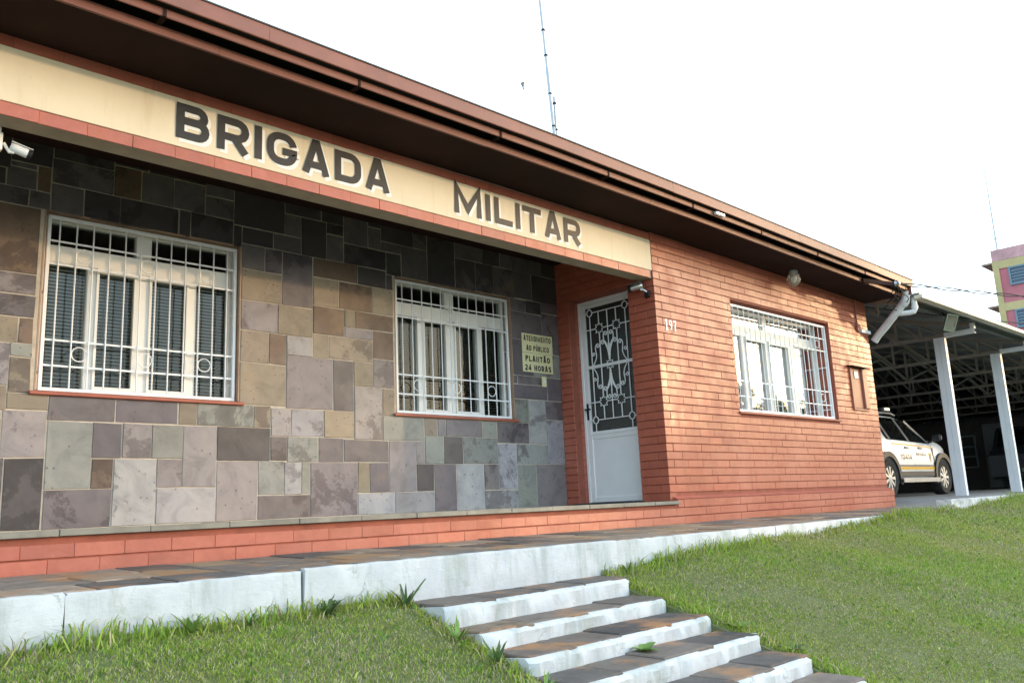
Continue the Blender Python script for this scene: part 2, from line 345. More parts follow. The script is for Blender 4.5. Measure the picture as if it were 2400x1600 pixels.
# grass: one mass of blades
def grass():
    rs = np.random.RandomState(5)
    def field(n, x0, x1, y0, y1, h0, h1, w):
        x = rs.uniform(x0, x1, n); y = rs.uniform(y0, y1, n); return x, y, rs.uniform(h0, h1, n), np.full(n, w)
    P = [field(240000, -6.4, -2.3, -4.1, -1.205, .010, .028, .0036), field(240000, -2.6, 2.0, -4.3, -1.205, .010, .028, .0042),
         field(85000, 2.0, 6.5, -4.0, -1.205, .014, .034, .0062), field(16000, 6.5, 13, -4.0, -1.205, .02, .05, .010),
         field(4200, -6.4, 8, -1.32, -1.205, .04, .10, .007), field(1500, -2.475, -2.36, -3.5, -1.22, .03, .07, .006), field(1500, -4.06, -3.965, -3.5, -1.22, .03, .075, .006)]
    x = np.concatenate([p[0] for p in P]); y = np.concatenate([p[1] for p in P]); h = np.concatenate([p[2] for p in P]); w_ = np.concatenate([p[3] for p in P])
    # what the camera (or one a step aside) could see, and not on the steps
    dx, dy = x - CAM.x, y - CAM.y; f = dx * _F.x + dy * _F.y - .4; r = dx * _R.x + dy * _R.y
    keep = (f > 1.2) & (np.abs(r) < f * .78 + .5)
    on = (x > -3.962) & (x < -2.47) & (y < -1.2) & (y > -3.6); keep &= ~on
    # thin patches
    patch = np.sin(3.1 * x + 1.7 * y) * np.sin(2.3 * y - 1.1 * x + 1) + .6 * np.sin(7.3 * x) * np.sin(6.1 * y + 2)
    keep &= ~((patch > .6) & (rs.rand(len(x)) < .25))
    lush = np.sin(1.7 * x + .9) * np.sin(2.1 * y + .4) + .7 * np.sin(4.3 * x + 2.2 * y) * np.sin(3.7 * y - 1.3 * x + 2) + .5 * np.sin(11 * x + 3) * np.sin(9.3 * y + 1)
    h = h * (1 + .28 * np.clip(lush, -1.2, 1.5)); broad = (rs.rand(len(x)) < .012) & (h < .036); h[broad] *= 1.25; w_[broad] *= 3.2
    bare = (np.sin(6.7 * x + 2.4 * y + .5) * np.sin(5.9 * y - 2.1 * x + 1.4) > .86); keep &= ~(bare & (rs.rand(len(x)) < .6)); lush = lush[keep]; broad = broad[keep]
    x, y, h, w_, patch = x[keep], y[keep], h[keep], w_[keep], patch[keep]
    n = len(x); z = np.array([lawn_z(a, b) for a, b in zip(x, y)]) - .004
    ang = rs.uniform(0, 2 * math.pi, n); lean = rs.uniform(.1, 1.25, n) * h; la = rs.uniform(0, 2 * math.pi, n)
    wx, wy = np.cos(ang) * w_ * .5, np.sin(ang) * w_ * .5; lx, ly = np.cos(la) * lean, np.sin(la) * lean
    V = np.empty((n, 5, 3)); V[:, 0] = np.stack([x - wx, y - wy, z], 1); V[:, 1] = np.stack([x + wx, y + wy, z], 1)
    mx, my, mz = x + lx * .38, y + ly * .38, z + h * .62
    V[:, 2] = np.stack([mx + wx * .8, my + wy * .8, mz], 1); V[:, 3] = np.stack([mx - wx * .8, my - wy * .8, mz], 1)
    V[:, 4] = np.stack([x + lx, y + ly, z + h * (.95 - .35 * rs.rand(n))], 1)
    me = bpy.data.meshes.new('grass'); me.vertices.add(n * 5); me.vertices.foreach_set('co', V.ravel())
    base = (np.arange(n) * 5)[:, None]
    lv = np.concatenate([base + np.array([0, 1, 2, 3]), base + np.array([3, 2, 4])], 1).ravel()
    me.loops.add(n * 7); me.loops.foreach_set('vertex_index', lv.astype(np.int32))
    ls = np.stack([np.arange(n) * 7, np.arange(n) * 7 + 4], 1).ravel(); lt = np.tile([4, 3], n)
    me.polygons.add(n * 2); me.polygons.foreach_set('loop_start', ls.astype(np.int32)); me.polygons.foreach_set('loop_total', lt.astype(np.int32))
    me.update(calc_edges=True)
    t = rs.rand(n); dry = (rs.rand(n) < (.19 + .22 * np.clip(patch, 0, 1) + .10 * np.clip(-lush, 0, 1.5))) & ~broad
    g1 = np.array([.165, .255, .030]); g2 = np.array([.42, .51, .08]); col = g1 + (g2 - g1) * (t[:, None] ** 1.3)
    col = col * (1 + .10 * np.clip(lush, -1.5, 1.5))[:, None]; col[:, 0] *= 1 + .10 * np.clip(-lush, -1, 1.5)
    col[broad] = np.array([.13, .25, .05]) * (.7 + .6 * rs.rand(broad.sum())[:, None])
    yel = rs.rand(n) < .12; col[yel] = np.array([.42, .45, .13]) * (.7 + .5 * rs.rand(yel.sum())[:, None])
    col[dry] = np.array([.50, .43, .27]) * (.6 + .6 * rs.rand(dry.sum())[:, None])
    ca = me.color_attributes.new('tint', 'FLOAT_COLOR', 'POINT'); c4 = np.ones((n, 5, 4)); c4[:, :, :3] = col[:, None, :]
    ca.data.foreach_set('color', c4.ravel())
    m, nt, b = newmat('grass_blade'); a = node(nt, 'ShaderNodeAttribute'); a.attribute_name = 'tint'
    nt.links.new(a.outputs['Color'], b.inputs['Base Color']); b.inputs['Roughness'].default_value = .6; b.inputs['Specular IOR Level'].default_value = .25
    tl = node(nt, 'ShaderNodeBsdfTranslucent'); nt.links.new(a.outputs['Color'], tl.inputs[0]); mx = node(nt, 'ShaderNodeMixShader'); mx.inputs[0].default_value = .3
    nt.links.new(b.outputs[0], mx.inputs[1]); nt.links.new(tl.outputs[0], mx.inputs[2]); nt.links.new(mx.outputs[0], nt.nodes['Material Output'].inputs[0])
    me.materials.append(m); M['blade'] = m
    o = bpy.data.objects.new('grass', me); link(o); tag(o, 'short green lawn grass with dry straw patches', 'grass', None, 'stuff')
grass()

# pavement along the wall: bed plus single flagstones
def pav_z(y): return -.205 - .0215 * ((-.06 - y) / 1.14)
pave = tag(MB().add([(-9, .02, pav_z(.02) - .014), (4.85, .02, pav_z(.02) - .014), (4.85, -1.165, pav_z(-1.165) - .014), (-9, -1.165, pav_z(-1.165) - .014),
                     (-9, .02, -.6), (4.85, .02, -.6), (4.85, -1.165, -.6), (-9, -1.165, -.6)],
                    [(0, 3, 2, 1), (4, 5, 6, 7), (0, 1, 5, 4), (1, 2, 6, 5), (2, 3, 7, 6), (3, 0, 4, 7)]).build('pavement', M['joint_dark']),
           'narrow flagstone pavement along the foot of the building', None, None, 'structure')
FL = [(.145, .12, .10), (.095, .082, .074), (.21, .155, .105), (.06, .053, .051), (.17, .135, .11), (.12, .10, .088)]
PV = [(.25, .20, .155), (.19, .16, .135), (.32, .235, .15), (.12, .105, .095), (.29, .225, .17)]
def flagstone(x0, x1, y0, y1, zf, parent, t=.028, col=None, loc0=(0, 0, 0)):
    j = lambda s=.005: rnd.uniform(-s, s)
    P = [(x0 + j(), y0 + j()), (x1 + j(), y0 + j()), (x1 + j(), y1 + j()), (x0 + j(), y1 + j())]
    dz = rnd.uniform(-.003, .004); c = .006; cx = (x0 + x1) / 2; cy = (y0 + y1) / 2
    vs = [(x, y, zf(x, y) - t + dz) for x, y in P] + [(x, y, zf(x, y) - .004 + dz) for x, y in P] + [(x + (c if x < cx else -c), y + (c if y < cy else -c), zf(x, y) + dz + rnd.uniform(-.0015, .0015)) for x, y in P]
    fs = [(0, 1, 5, 4), (1, 2, 6, 5), (2, 3, 7, 6), (3, 0, 4, 7), (4, 5, 9, 8), (5, 6, 10, 9), (6, 7, 11, 10), (7, 4, 8, 11), (8, 9, 10, 11), (3, 2, 1, 0)]
    o = MB().add(vs, fs).build('flagstone', M['flag'], parent)
    k = col or rnd.choice(FL); s = rnd.uniform(.85, 1.2); o.color = (k[0] * s, k[1] * s, k[2] * s, 1)
    return o
for r, (ya, yb) in enumerate(((-1.166, -.86), (-.845, -.47), (-.455, -.075))):
    x = -6.9 + .1 * r
    while x < 4.8:
        wd = rnd.uniform(.27, .35); flagstone(x + .006, min(x + wd - .006, 4.83), ya, yb, lambda a, b: pav_z(b), pave, col=rnd.choice(PV)); x += wd

# white kerb: a run of whitewashed blocks
kerb = thing('retaining_kerb', 'long white painted kerb wall edging the flagstone pavement', 'kerb', (0, YK, -.4))
def rough_block(x0, x1, ztop, zbot, y0, y1, name, parent, mat, amp=.006, seed=0, org=(0, YK, -.4), step=.06, zt2=None, round_top=.008):
    "block with uneven faces; ztop runs from ztop at x0 to zt2 at x1"
    zt2 = ztop if zt2 is None else zt2; rs = random.Random(seed)
    nxx = max(2, int((x1 - x0) / step)); prof_n = 7; V = []; F = []
    for i in range(nxx + 1):
        t = i / nxx; x = x0 + (x1 - x0) * t; zt = ztop + (zt2 - ztop) * t + rs.uniform(-.5, .5) * amp
        pr = [(y1, zbot), (y1, zt), (y0 + round_top * 1.4, zt), (y0 + round_top * .4, zt - round_top * .4), (y0, zt - round_top * 1.5)]
        pr += [(y0 + rs.uniform(-1, 1) * amp, zt - (zt - zbot) * .45), (y0 + rs.uniform(-1, 1) * amp * 1.2, zbot)]
        ej = .004 if i == 0 else (-.004 if i == nxx else 0)
        V += [(x - org[0] + ej * rs.uniform(-.6, 2.2), y - org[1] + (rs.uniform(-.4, .4) * amp if k in (2, 3, 4) else 0), z - org[2]) for k, (y, z) in enumerate(pr)]
    for i in range(nxx):
        for k in range(prof_n - 1):
            a = i * prof_n + k; F.append((a, a + 1, a + prof_n + 1, a + prof_n))
    F += [tuple(range(prof_n)), tuple(reversed(range(nxx * prof_n, nxx * prof_n + prof_n)))]
    return MB().add(V, F).build(name, mat, parent, True)
for i, (a, b, zt, z2, yf) in enumerate(((-9, -5.48, -.222, -.222, -1.2), (-5.478, -4.498, -.2215, -.222, -1.205), (-4.492, -2.291, -.214, -.216, -1.215), (-2.286, -.3, -.222, -.2215, -1.2), (-.295, 2.1, -.2215, -.218, -1.2), (2.105, 3.50, -.218, -.212, -1.203))):
    rough_block(a, b, zt - .0075, -.62, yf, -1.168, 'kerb_block', kerb, M['whitewash'], .005, i, zt2=z2 - .0075)
kerb2 = thing('rough_kerb', 'weathered grey white kerb at the edge of the carport floor', 'kerb', (3.5, YK, -.4))
M['oldwash'] = simple('worn_whitewash', (.55, .55, .54), .9, var=.25, scale=16, bs=.8, dirt=(.30, .29, .26))
for i, (a, b) in enumerate(((3.52, 6.4), (6.41, 9.3), (9.31, 13))):
    rough_block(a, b, -.128 + .006 * i, -.62, -1.21, -1.05, 'kerb_block', kerb2, M['oldwash'], .012, 20 + i, org=(3.5, YK, -.4), zt2=-.122 + .006 * i)
M['floor'] = simple('worn_concrete_floor', (.22, .22, .215), .8, var=.2, scale=4, bs=.3)
# carport floor slab with a sloped apron down to the pavement
tag(MB().add([(5.3, -1.06, -.125), (40, -1.06, -.06), (40, 16, -.06), (5.3, 16, -.125), (3.55, -1.06, -.212), (4.86, .3, -.212), (4.86, 16, -.212), (3.55, -1.06, -.5), (40, -1.06, -.5), (40, 16, -.5), (4.86, 16, -.5)],
             [(0, 1, 2, 3), (4, 0, 3, 6, 5), (4, 7, 8, 1, 0), (1, 8, 9, 2), (2, 9, 10, 6, 3)]).build('carport_floor', M['floor']),
    'bare concrete floor of the open carport', None, None, 'structure')

# steps
steps = thing('garden_steps', 'white sided garden steps with flagstone treads down the lawn', 'steps', (-3.2, -1.3, -.45))
SY_R = [-1.444, -1.709, -2.004, -2.279, -2.556, -2.827, -3.10]; SY_L = [-1.565, -1.815, -2.095, -2.37, -2.65, -2.93, -3.2]
SZ = [-.427, -.528, -.606, -.683, -.766, -.845, -.925]
XL, XR = -3.955, -2.470
OS = Vector((-3.2, -1.3, -.45))
for k in range(7):
    yl, yr, z = SY_L[k], SY_R[k], SZ[k]; bl, br = (-1.19, -1.19) if k == 0 else (SY_L[k - 1] + .03, SY_R[k - 1] + .03)
    rs = random.Random(40 + k); n = 40; V = []; F = []; pn = 7
    xl = XL + rs.uniform(-.012, .012); xr = XR + rs.uniform(-.012, .012)
    for i in range(n + 1):
        t = i / n; x = xl + (xr - xl) * t; yf = yl + (yr - yl) * t; yb = bl + (br - bl) * t; zt = z - .026
        e = .02 if i in (0, n) else 0
        pr = [(yb, zt - .2), (yb, zt), (yf + .028 + rs.uniform(-.006, .006) + e, zt + .0225), (yf + .012 + e, zt + .018 + rs.uniform(-.009, .005)), (yf + rs.uniform(-.009, .007) + e, zt + .003), (yf + rs.uniform(-.014, .008) + e, zt - .05), (yf + rs.uniform(-.012, .004) + e, zt - .2)]
        V += [(x - OS.x, a - OS.y, b - OS.z) for a, b in pr]
    for i in range(n):
        for q in range(pn - 1): a = i * pn + q; F.append((a, a + 1, a + pn + 1, a + pn))
    F += [tuple(range(pn)), tuple(reversed(range(n * pn, n * pn + pn)))]
    st = MB().add(V, F).build('step', M['whitewash'], steps, True)
    cuts = [xl + .012] ; 
    while cuts[-1] < xr - .30: cuts.append(cuts[-1] + rs.uniform(.30, .42))
    if xr - cuts[-1] < .12: cuts.pop()
    cuts.append(xr - .012)
    for a, b in zip(cuts, cuts[1:]):
        ta, tb = (a - xl) / (xr - xl), (b - xl) / (xr - xl); yfa = yl + (yr - yl) * (ta + tb) / 2; yba = bl + (br - bl) * (ta + tb) / 2
        flagstone(a + .004 - OS.x, b - .004 - OS.x, yfa + .030 - OS.y, (yba if k == 0 else yba - .032) - OS.y, lambda p, q, z=z: z - OS.z + .002, st, .03)

# ================================================================== the station building
bld = thing('station_building', 'single storey police station with red painted brick and dark stone porch', 'building', (0, 0, -.21))
OB = Vector((0, 0, -.21))
def part(mb, name, mats, parent=None, smooth=False):
    "parts are modelled in world coordinates and hung on the building"
    p = parent or bld; mb.v = [(x - OB.x, y - OB.y, z - OB.z) for x, y, z in mb.v]
    return mb.build(name, mats, p, smooth)
DST = 1.2795                   # plane of the stone wall
W1 = (-5.0, -3.60, .865, 2.115); W2 = (-2.145, -.69, .845, 2.115); W3 = (1.345, 3.62, .875, 2.10)
def wall_with_holes(mb, x0, x1, z0, z1, y0, y1, holes):
    xs_ = sorted(holes); cur = x0
    for (a, b, c, d) in xs_:
        mb.box((cur, y0, z0), (a, y1, z1)); mb.box((a, y0, z0), (b, y1, c)); mb.box((a, y0, d), (b, y1, z1)); cur = b
    mb.box((cur, y0, z0), (x1, y1, z1)); return mb
front = part(wall_with_holes(MB(), .0, 4.79, -.4, 2.62, -.003, .27, [W3]), 'front_wall', M['brick_back'])
side = part(MB().box((-.003, .275, -.1), (.25, .313, 2.62)).box((-.003, 1.11, -.1), (.25, 1.26, 2.62)).box((-.003, .313, 2.118), (.25, 1.11, 2.62)), 'side_wall', M['brick_back'])
stonew = part(wall_with_holes(MB(), -8.2, .25, -.1, 2.62, DST + .004, DST + .22, [W1, W2]), 'stone_wall', M['mortar'])
part(MB().box((4.54, .272, -.4), (4.785, 8, 2.6)).box((-8.2, 1.5, -.4), (-8.0, 8, 2.6)).box((-8.2, 8, -.4), (4.785, 8.2, 2.6)), 'rear_walls', M['brick_back'])
M['plaster'] = simple('inner_plaster', (.34, .33, .30), .9, var=.05)
part(MB().box((-8.1, .28, 2.63), (4.7, 8.1, 2.66)).box((-8.1, 1.51, -.35), (4.7, 8.1, -.30)), 'ceiling_and_floor', M['plaster'])
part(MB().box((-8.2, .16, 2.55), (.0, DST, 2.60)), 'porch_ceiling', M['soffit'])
part(MB().box((-8.25, 0.0, -.20), (-8.0, DST + .2, 2.6)), 'porch_end_wall', M['brick_back'])

# ---- bricks
CO = .0757; GAP = .0075
BR = []                        # (lo, hi, colour, parent)
RED = (.42, .108, .062); PINK = (.425, .122, .078)
def shade(c, s=.13):
    k = 1 + rnd.uniform(-s, s); return (c[0] * k, c[1] * k, c[2] * k, 1)
def course_x(x0, x1, z0, z1, yf, depth, off, L=.24, parent=front, col=RED, holes=()):
    x = x0 - off
    while x < x1 - .001:
        a, b = max(x, x0), min(x + L, x1); x += L
        segs = [(a, b)]
        for h in holes:
            if z1 > h[2] + .02 and z0 < h[3] - .02:
                ns = []
                for (p, q) in segs:
                    if p < h[0]: ns.append((p, min(q, h[0])))
                    if q > h[1]: ns.append((max(p, h[1]), q))
                segs = ns
        for (p, q) in segs:
            if q - p < .025: continue
            dy = rnd.uniform(-.0018, .0018)
            BR.append(((p + .0007, yf + dy, z0), (q - .0007, yf + depth, z1), shade(col), parent))
def course_y(y0, y1, z0, z1, xf, depth, off, L=.24, col=RED, parent=side):
    y = y0 - off
    while y < y1 - .001:
        a, b = max(y, y0), min(y + L, y1); y += L
        if b - a < .02: continue
        dx = rnd.uniform(-.0018, .0018)
        BR.append(((xf + dx, a + .0007, z0), (xf + depth, b - .0007, z1), shade(col), parent))
for k in range(35):
    z0 = k * CO + GAP * .5; z1 = (k + 1) * CO - GAP * .5
    if z0 > 2.60: break
    odd = k % 2
    zs = z0 if k else .046
    if k > 0: course_x(-.012 if odd else .094, 4.79, z0, z1, -.012, .10, 0 if odd else .013, holes=[W3])
    zt = min(z1, 2.115) if z0 < 2.11 else z1
    if z0 < 2.09:
        course_y(.094 if odd else -.012, .313, z0, zt, -.012, .10, .06 if odd else 0)
        course_y(1.11, DST - .004, z0, zt, -.012, .10, .0)
        BR.append(((.09, 1.108 + rnd.uniform(-.0015, .0015), z0), (.24, 1.2, zt), shade(RED), side))
    else:
        course_y(.094 if odd else -.012, DST - .004, max(z0, 2.118), z1, -.012, .10, .06 if odd else 0)
# plinth
ZP = [-.212 + i * CO for i in range(4)]
for k in range(2):
    course_x(-8.2, 4.855, ZP[k] + .001 if k else ZP[0], ZP[k + 1] - GAP, -.062, .05, .07 if k else .19, .243, col=PINK)
course_x(.03, 4.855, ZP[2] + .001, ZP[3] - GAP * .5, -.062, .05, .15, .243, col=PINK)
plinth = part(MB().box((-8.2, -.054, -.4), (4.84, -.006, -.034)).box((0.02, -.054, -.033), (4.84, -.006, .012)), 'plinth', M['brick_back'])
M['plinth_paint'] = simple('plinth_paint', PINK, .55, var=.12, bs=.2)
part(MB().add([(.03, -.064, .0155), (4.857, -.064, .0155), (4.857, -.001, .043), (.03, -.001, .043), (.03, -.0, .0155), (4.857, -.0, .0155)], [(0, 1, 2, 3), (0, 3, 4), (1, 5, 2), (0, 4, 5, 1), (3, 2, 5, 4)]), 'plinth_cap', M['plinth_paint'])
# beam with brick strips above and below the painted sign field
beam = part(MB().box((-8.2, .010, 2.1205), (.0105, .1541, 2.60)), 'porch_beam', M['cream_under'])
course_x(-8.2, -.013, 2.1205, 2.194, -.002, .011, .1, .243, parent=beam, col=PINK)
course_x(-8.2, -.013, 2.507, 2.58, -.002, .011, .0, .243, parent=beam, col=RED)
sign = part(MB().cbox((-8.2, -.008, 2.196), (-.014, .0095, 2.505), .003), 'sign_field', M['cream'], beam)

BR.sort(key=lambda q: -(0 if q[0][0] < -5.75 else 1) * ((q[1][0] - q[0][0]) + (q[1][1] - q[0][1])) / (Vector(q[0]) - CAM).length ** 1.0)
cache = {}; nb = 0; rest = MB()
for lo, hi, col, par in BR:
    lo = Vector(lo); hi = Vector(hi)
    if lo.x < -5.75 and lo.x > -50 or nb >= 298:
        l2, h2 = lo - OB, hi - OB; rest.cbox(tuple(l2), tuple(h2), .0018); continue
    d = hi - lo; key = tuple(round(q, 3) for q in d)
    if key not in cache:
        h = Vector(key) / 2; cache[key] = MB().cbox(tuple(-h), tuple(h), .0018).mesh('brick', M['brick'])
    o = bpy.data.objects.new('brick', cache[key]); link(o, par); o.location = (lo + hi) / 2 - OB
    o.rotation_euler = (rnd.uniform(-.006, .006), 0, rnd.uniform(-.006, .006)) ; o.color = col; nb += 1
ro = rest.build('brick_field', M['brick'], bld); ro.color = (*RED, 1); ro["kind"] = 'stuff'

# ---- slate cladding, each stone placed
STN = "123,45,149,75P 126,0,149,45K 97,0,126,45D 149,25,177,69G 149,0,191,25D 177,45,196,69D 196,45,216,69P 216,45,238,69G 177,25,191,45B 191,0,220,45L 220,25,238,45S 238,25,263,69P 220,0,263,25L 263,44,306,69K 263,0,296,44P 306,44,320,63D 320,43,348,63G 348,43,372,63D 296,18,318,44G 318,18,333,43L 333,18,341,43G 296,0,341,18D 341,0,385,43S 149,69,191,86D 191,69,234,86D 234,69,248,86T 248,69,292,86G 292,69,306,86T 306,63,324,85P 324,63,353,85L 353,63,382,85T 125,75,149,86T 95,164,138,210B 92,150,138,164P 93,135,138,150D 94,118,129,135T 129,118,138,135B 125,109,138,118G 93,90,125,118P 125,86,138,109T 95,74,125,90T 87,222,116,234K 116,222,134,236D 88,210,130,222D 134,222,143,240B 130,210,143,222D 143,248,183,262K 143,230,183,248D 118,240,143,262K 84,234,118,262K 143,210,164,230D 164,210,188,230K 183,230,202,253B 202,230,226,253D 226,230,250,253D 207,253,250,262K 183,253,207,262K 188,210,230,230K 230,210,239,230K 239,210,273,230K 250,246,273,262D 250,230,273,246D 273,227,317,262K 273,210,280,227K 280,213,307,227K 280,193,300,213D 300,193,315,213D 280,168,315,193T 315,168,343,213D 317,246,351,262K 351,246,373,262K 317,227,332,246D 307,213,332,227D 332,213,356,246K 356,236,373,246K 356,213,373,236D 343,196,387,213B 343,172,368,196T 368,172,402,196B 402,172,424,196T 387,196,417,213K 417,196,424,210K 373,231,398,262D 398,251,412,262K 398,231,412,251D 412,240,448,262K 448,240,464,262D 412,231,434,240D 373,213,417,231K 417,210,434,231K 434,210,464,240D 464,210,498,262K 498,240,534,262D 534,240,558,262K 558,240,574,262D 574,240,618,262D 618,240,640,262K 498,210,524,240D 524,210,548,240D 548,210,577,240D 577,211,602,240D 602,211,640,240K 570,197,592,210D 592,197,615,211K 615,200,640,212D 570,168,615,197D 615,156,640,200D 570,131,599,168D 599,131,640,156G 280,144,311,168P 311,144,343,168T 343,148,373,172B 280,119,304,144T 304,119,319,144B 319,128,343,144L 343,128,358,148T 358,128,402,148T 373,157,384,172T 384,157,424,172B 373,148,402,157P 402,132,424,157B 319,85,362,128S 280,86,319,119T 362,85,382,128D 382,107,402,128T 402,107,424,132S 382,62,411,107P 411,83,424,107T 411,62,456,83G 456,67,471,83T 471,67,481,83P 481,67,526,83S 526,67,545,83G 545,62,589,83D 570,83,589,107G 589,62,614,107L 614,87,640,107S 614,42,640,87L 570,107,618,122D 618,107,640,131D 576,122,618,131D 372,43,417,62D 417,18,446,62P 446,42,456,62P 456,42,478,67G 478,42,501,67D 501,42,545,67G 545,18,570,62L 570,42,614,62G 385,18,397,43T 397,18,417,43D 446,18,466,42K 385,0,423,18L 423,0,466,18L 466,0,492,42D 492,0,526,42L 526,18,545,42S 526,0,570,18L 570,0,596,42G 596,0,640,42S 0,0,28,30B 28,0,56,24B 56,0,96,30B 28,24,50,48D 50,24,56,42T 0,30,28,60G 56,30,96,54T 50,42,56,72P 97,45,119,63G 119,45,123,69G 28,48,50,72P 56,54,96,74T 0,60,28,78D 97,63,119,74D 119,69,123,74P 28,72,56,96B 56,74,95,90D 0,78,28,108D 56,90,78,114B 78,90,93,120G 28,96,56,126B 0,108,22,138T 22,108,28,138G 56,114,78,138K 78,120,93,138D 570,122,576,131D 28,126,50,150P 50,126,56,144K 0,138,22,162T 22,138,28,168D 56,138,84,156D 84,138,93,150K 50,144,56,162P 28,150,50,180D 84,150,92,180K 56,156,84,180D 599,156,615,168P 0,162,22,192P 50,162,56,192G 22,168,28,192P 28,180,50,210D 56,180,90,198G 0,192,28,222B 50,192,56,210T 56,198,90,210D 28,210,62,240P 62,210,84,240K 84,210,88,222D 0,222,28,240D 118,236,134,240D 0,240,34,262K 34,240,56,262T 56,240,84,262B"
SCOL = dict(P=(.250, .220, .218), K=(.066, .056, .058), D=(.130, .110, .114), G=(.228, .229, .205), B=(.150, .098, .066), L=(.315, .302, .306), S=(.195, .168, .170), T=(.250, .202, .146))  # upper stones are coded dark, carrying the shade under the porch beam
for q in STN.split():
    kk = q[-1]; a, b, c, d = [int(v) / 100 for v in q[:-1].split(',')]
    x0, x1 = a - 6.4, c - 6.4; g = .0042; pr = rnd.uniform(-.0035, .0008)
    mb = MB(); j = lambda: rnd.uniform(-.0035, .0032)
    P = [(x0 + g + j(), b + g + j()), (x1 - g + j(), b + g + j()), (x1 - g + j(), d - g + j()), (x0 + g + j(), d - g + j())]
    c_ = .002; cx, cz = (x0 + x1) / 2, (b + d) / 2; yf = DST + pr
    vs = [(x, DST + .02, z) for x, z in P] + [(x, yf + .002, z) for x, z in P] + [(x + (c_ if x < cx else -c_), yf + rnd.uniform(-.0022, .0016), z + (c_ if z < cz else -c_)) for x, z in P]
    fs = [(0, 1, 5, 4), (1, 2, 6, 5), (2, 3, 7, 6), (3, 0, 4, 7), (4, 5, 9, 8), (5, 6, 10, 9), (6, 7, 11, 10), (7, 4, 8, 11), (8, 9, 10, 11), (3, 2, 1, 0)]
    o = part(mb.add(vs, fs), 'stone_tile', M['stone'], stonew); k = SCOL[kk]; s = rnd.uniform(.86, 1.16)
    o.color = (k[0] * s, k[1] * s * rnd.uniform(.98, 1.02), k[2] * s * rnd.uniform(.96, 1.05), 1)

# ---- porch ledge
ledge = part(MB().box((-8.2, -.055, -.0325), (.02, DST + .012, -.006)), 'porch_floor', M['ledge'])
x = -8.2 + .37
xx = [-8.2]
while x < -.3: xx.append(x); x += .44
xx.append(.022)
for a, b in zip(xx, xx[1:]):
    part(MB().cbox((a + .0012, -.088 + rnd.uniform(-.003, .003), -.033 + rnd.uniform(-.001, .001)), (b - .0012, .30, rnd.uniform(-.002, .001)), .003), 'ledge_slab', M['ledge'], ledge)
part(MB().cbox((-.12, .29, -.004), (.15, 1.108, .014), .003), 'door_threshold', M['dark_step'])

# ---- roof edge
ZO = [(-9, -.02), (-5.5, -.015), (-2, .008), (0, 0), (2.5, -.03), (4.9, -.06)]
roof = empty('roof', (0, 0, 0), 0, bld)
roofm = MB()
def xprism(poly, xa, xb, m=0, mb=None):
    mb = mb or MB(); n = len(poly); za, zb = lerp(ZO, xa), lerp(ZO, xb)
    vs = [(xa, y, z + za) for y, z in poly] + [(xb, y, z + zb) for y, z in poly]
    return mb.add(vs, [tuple(range(n)), tuple(reversed(range(n, 2 * n)))] + [(i, n + i, n + (i + 1) % n, (i + 1) % n) for i in range(n)], m)
bpy.data.objects.remove(roof)
xk = [-8.6, -5.5, -2, 0, 2.5, 4.83]
mb = MB()
for a, b in zip(xk, xk[1:]): xprism([(.2, 2.585), (-.495, 2.585), (-.495, 2.61), (.2, 2.61)], a, b, 0, mb)
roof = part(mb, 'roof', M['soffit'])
mb = MB()
for a, b in zip(xk, xk[1:]): xprism([(-.60, 2.775), (4, 3.12), (8.6, 2.70), (8.6, 2.66), (4, 3.08), (-.60, 2.74)], a, b, 0, mb)
part(mb, 'roof_sheeting', M['roof_edge'], roof)
def run(lengths, poly, name, mat, x0=-8.6, x1=4.85, gap=.002, jit=.002):
    x = x0; i = 0
    while x < x1 - .01:
        L = lengths[i % len(lengths)]; i += 1; xe = min(x + L, x1); dz = rnd.uniform(-jit, jit); dy = rnd.uniform(-jit, jit)
        pts = [q for q in xk if x + .05 < q < xe - .05]; mb = MB(); cuts = [x] + pts + [xe - gap]
        for a, b in zip(cuts, cuts[1:]): xprism([(y + dy, z + dz) for y, z in poly], a, b, 0, mb)
        part(mb, name, mat, roof); x = xe
run([2.02, 1.95], [(-.497, 2.576), (-.515, 2.576), (-.515, 2.628), (-.497, 2.628)], 'soffit_board', M['fascia'])
run([1.21], [(-.598, 2.630), (-.605, 2.630), (-.608, 2.636), (-.608, 2.677), (-.600, 2.677)], 'gutter_section', M['fascia'], gap=.005)
for i in range(11): 
    xg = -8.6 + 1.21 * (i + 1); zz = lerp(ZO, xg)
    part(MB().box((xg - .02, -.607, 2.626 + zz), (xg + .012, -.51, 2.6285 + zz)).box((xg - .012, -.6125, 2.628 + zz), (xg + .004, -.609, 2.679 + zz)), 'gutter_joint', M['soffit'], roof)
run([1.9, 2.3, 2.0], [(-.646, 2.679), (-.652, 2.679), (-.656, 2.683), (-.656, 2.770), (-.648, 2.770)], 'fascia_board', M['fascia'], x1=4.86)
mb = MB()
for a, b in zip(xk, xk[1:]): xprism([(-.50, 2.7705), (-.664, 2.7705), (-.664, 2.780), (-.50, 2.786)], a, b if b < 4.8 else 4.865, 0, mb)
part(mb, 'roof_edge_strip', M['roof_edge'], roof)
part(MB().box((4.80, -.645, 2.52), (4.815, 8, 2.70)), 'barge_board', M['fascia'], roof)
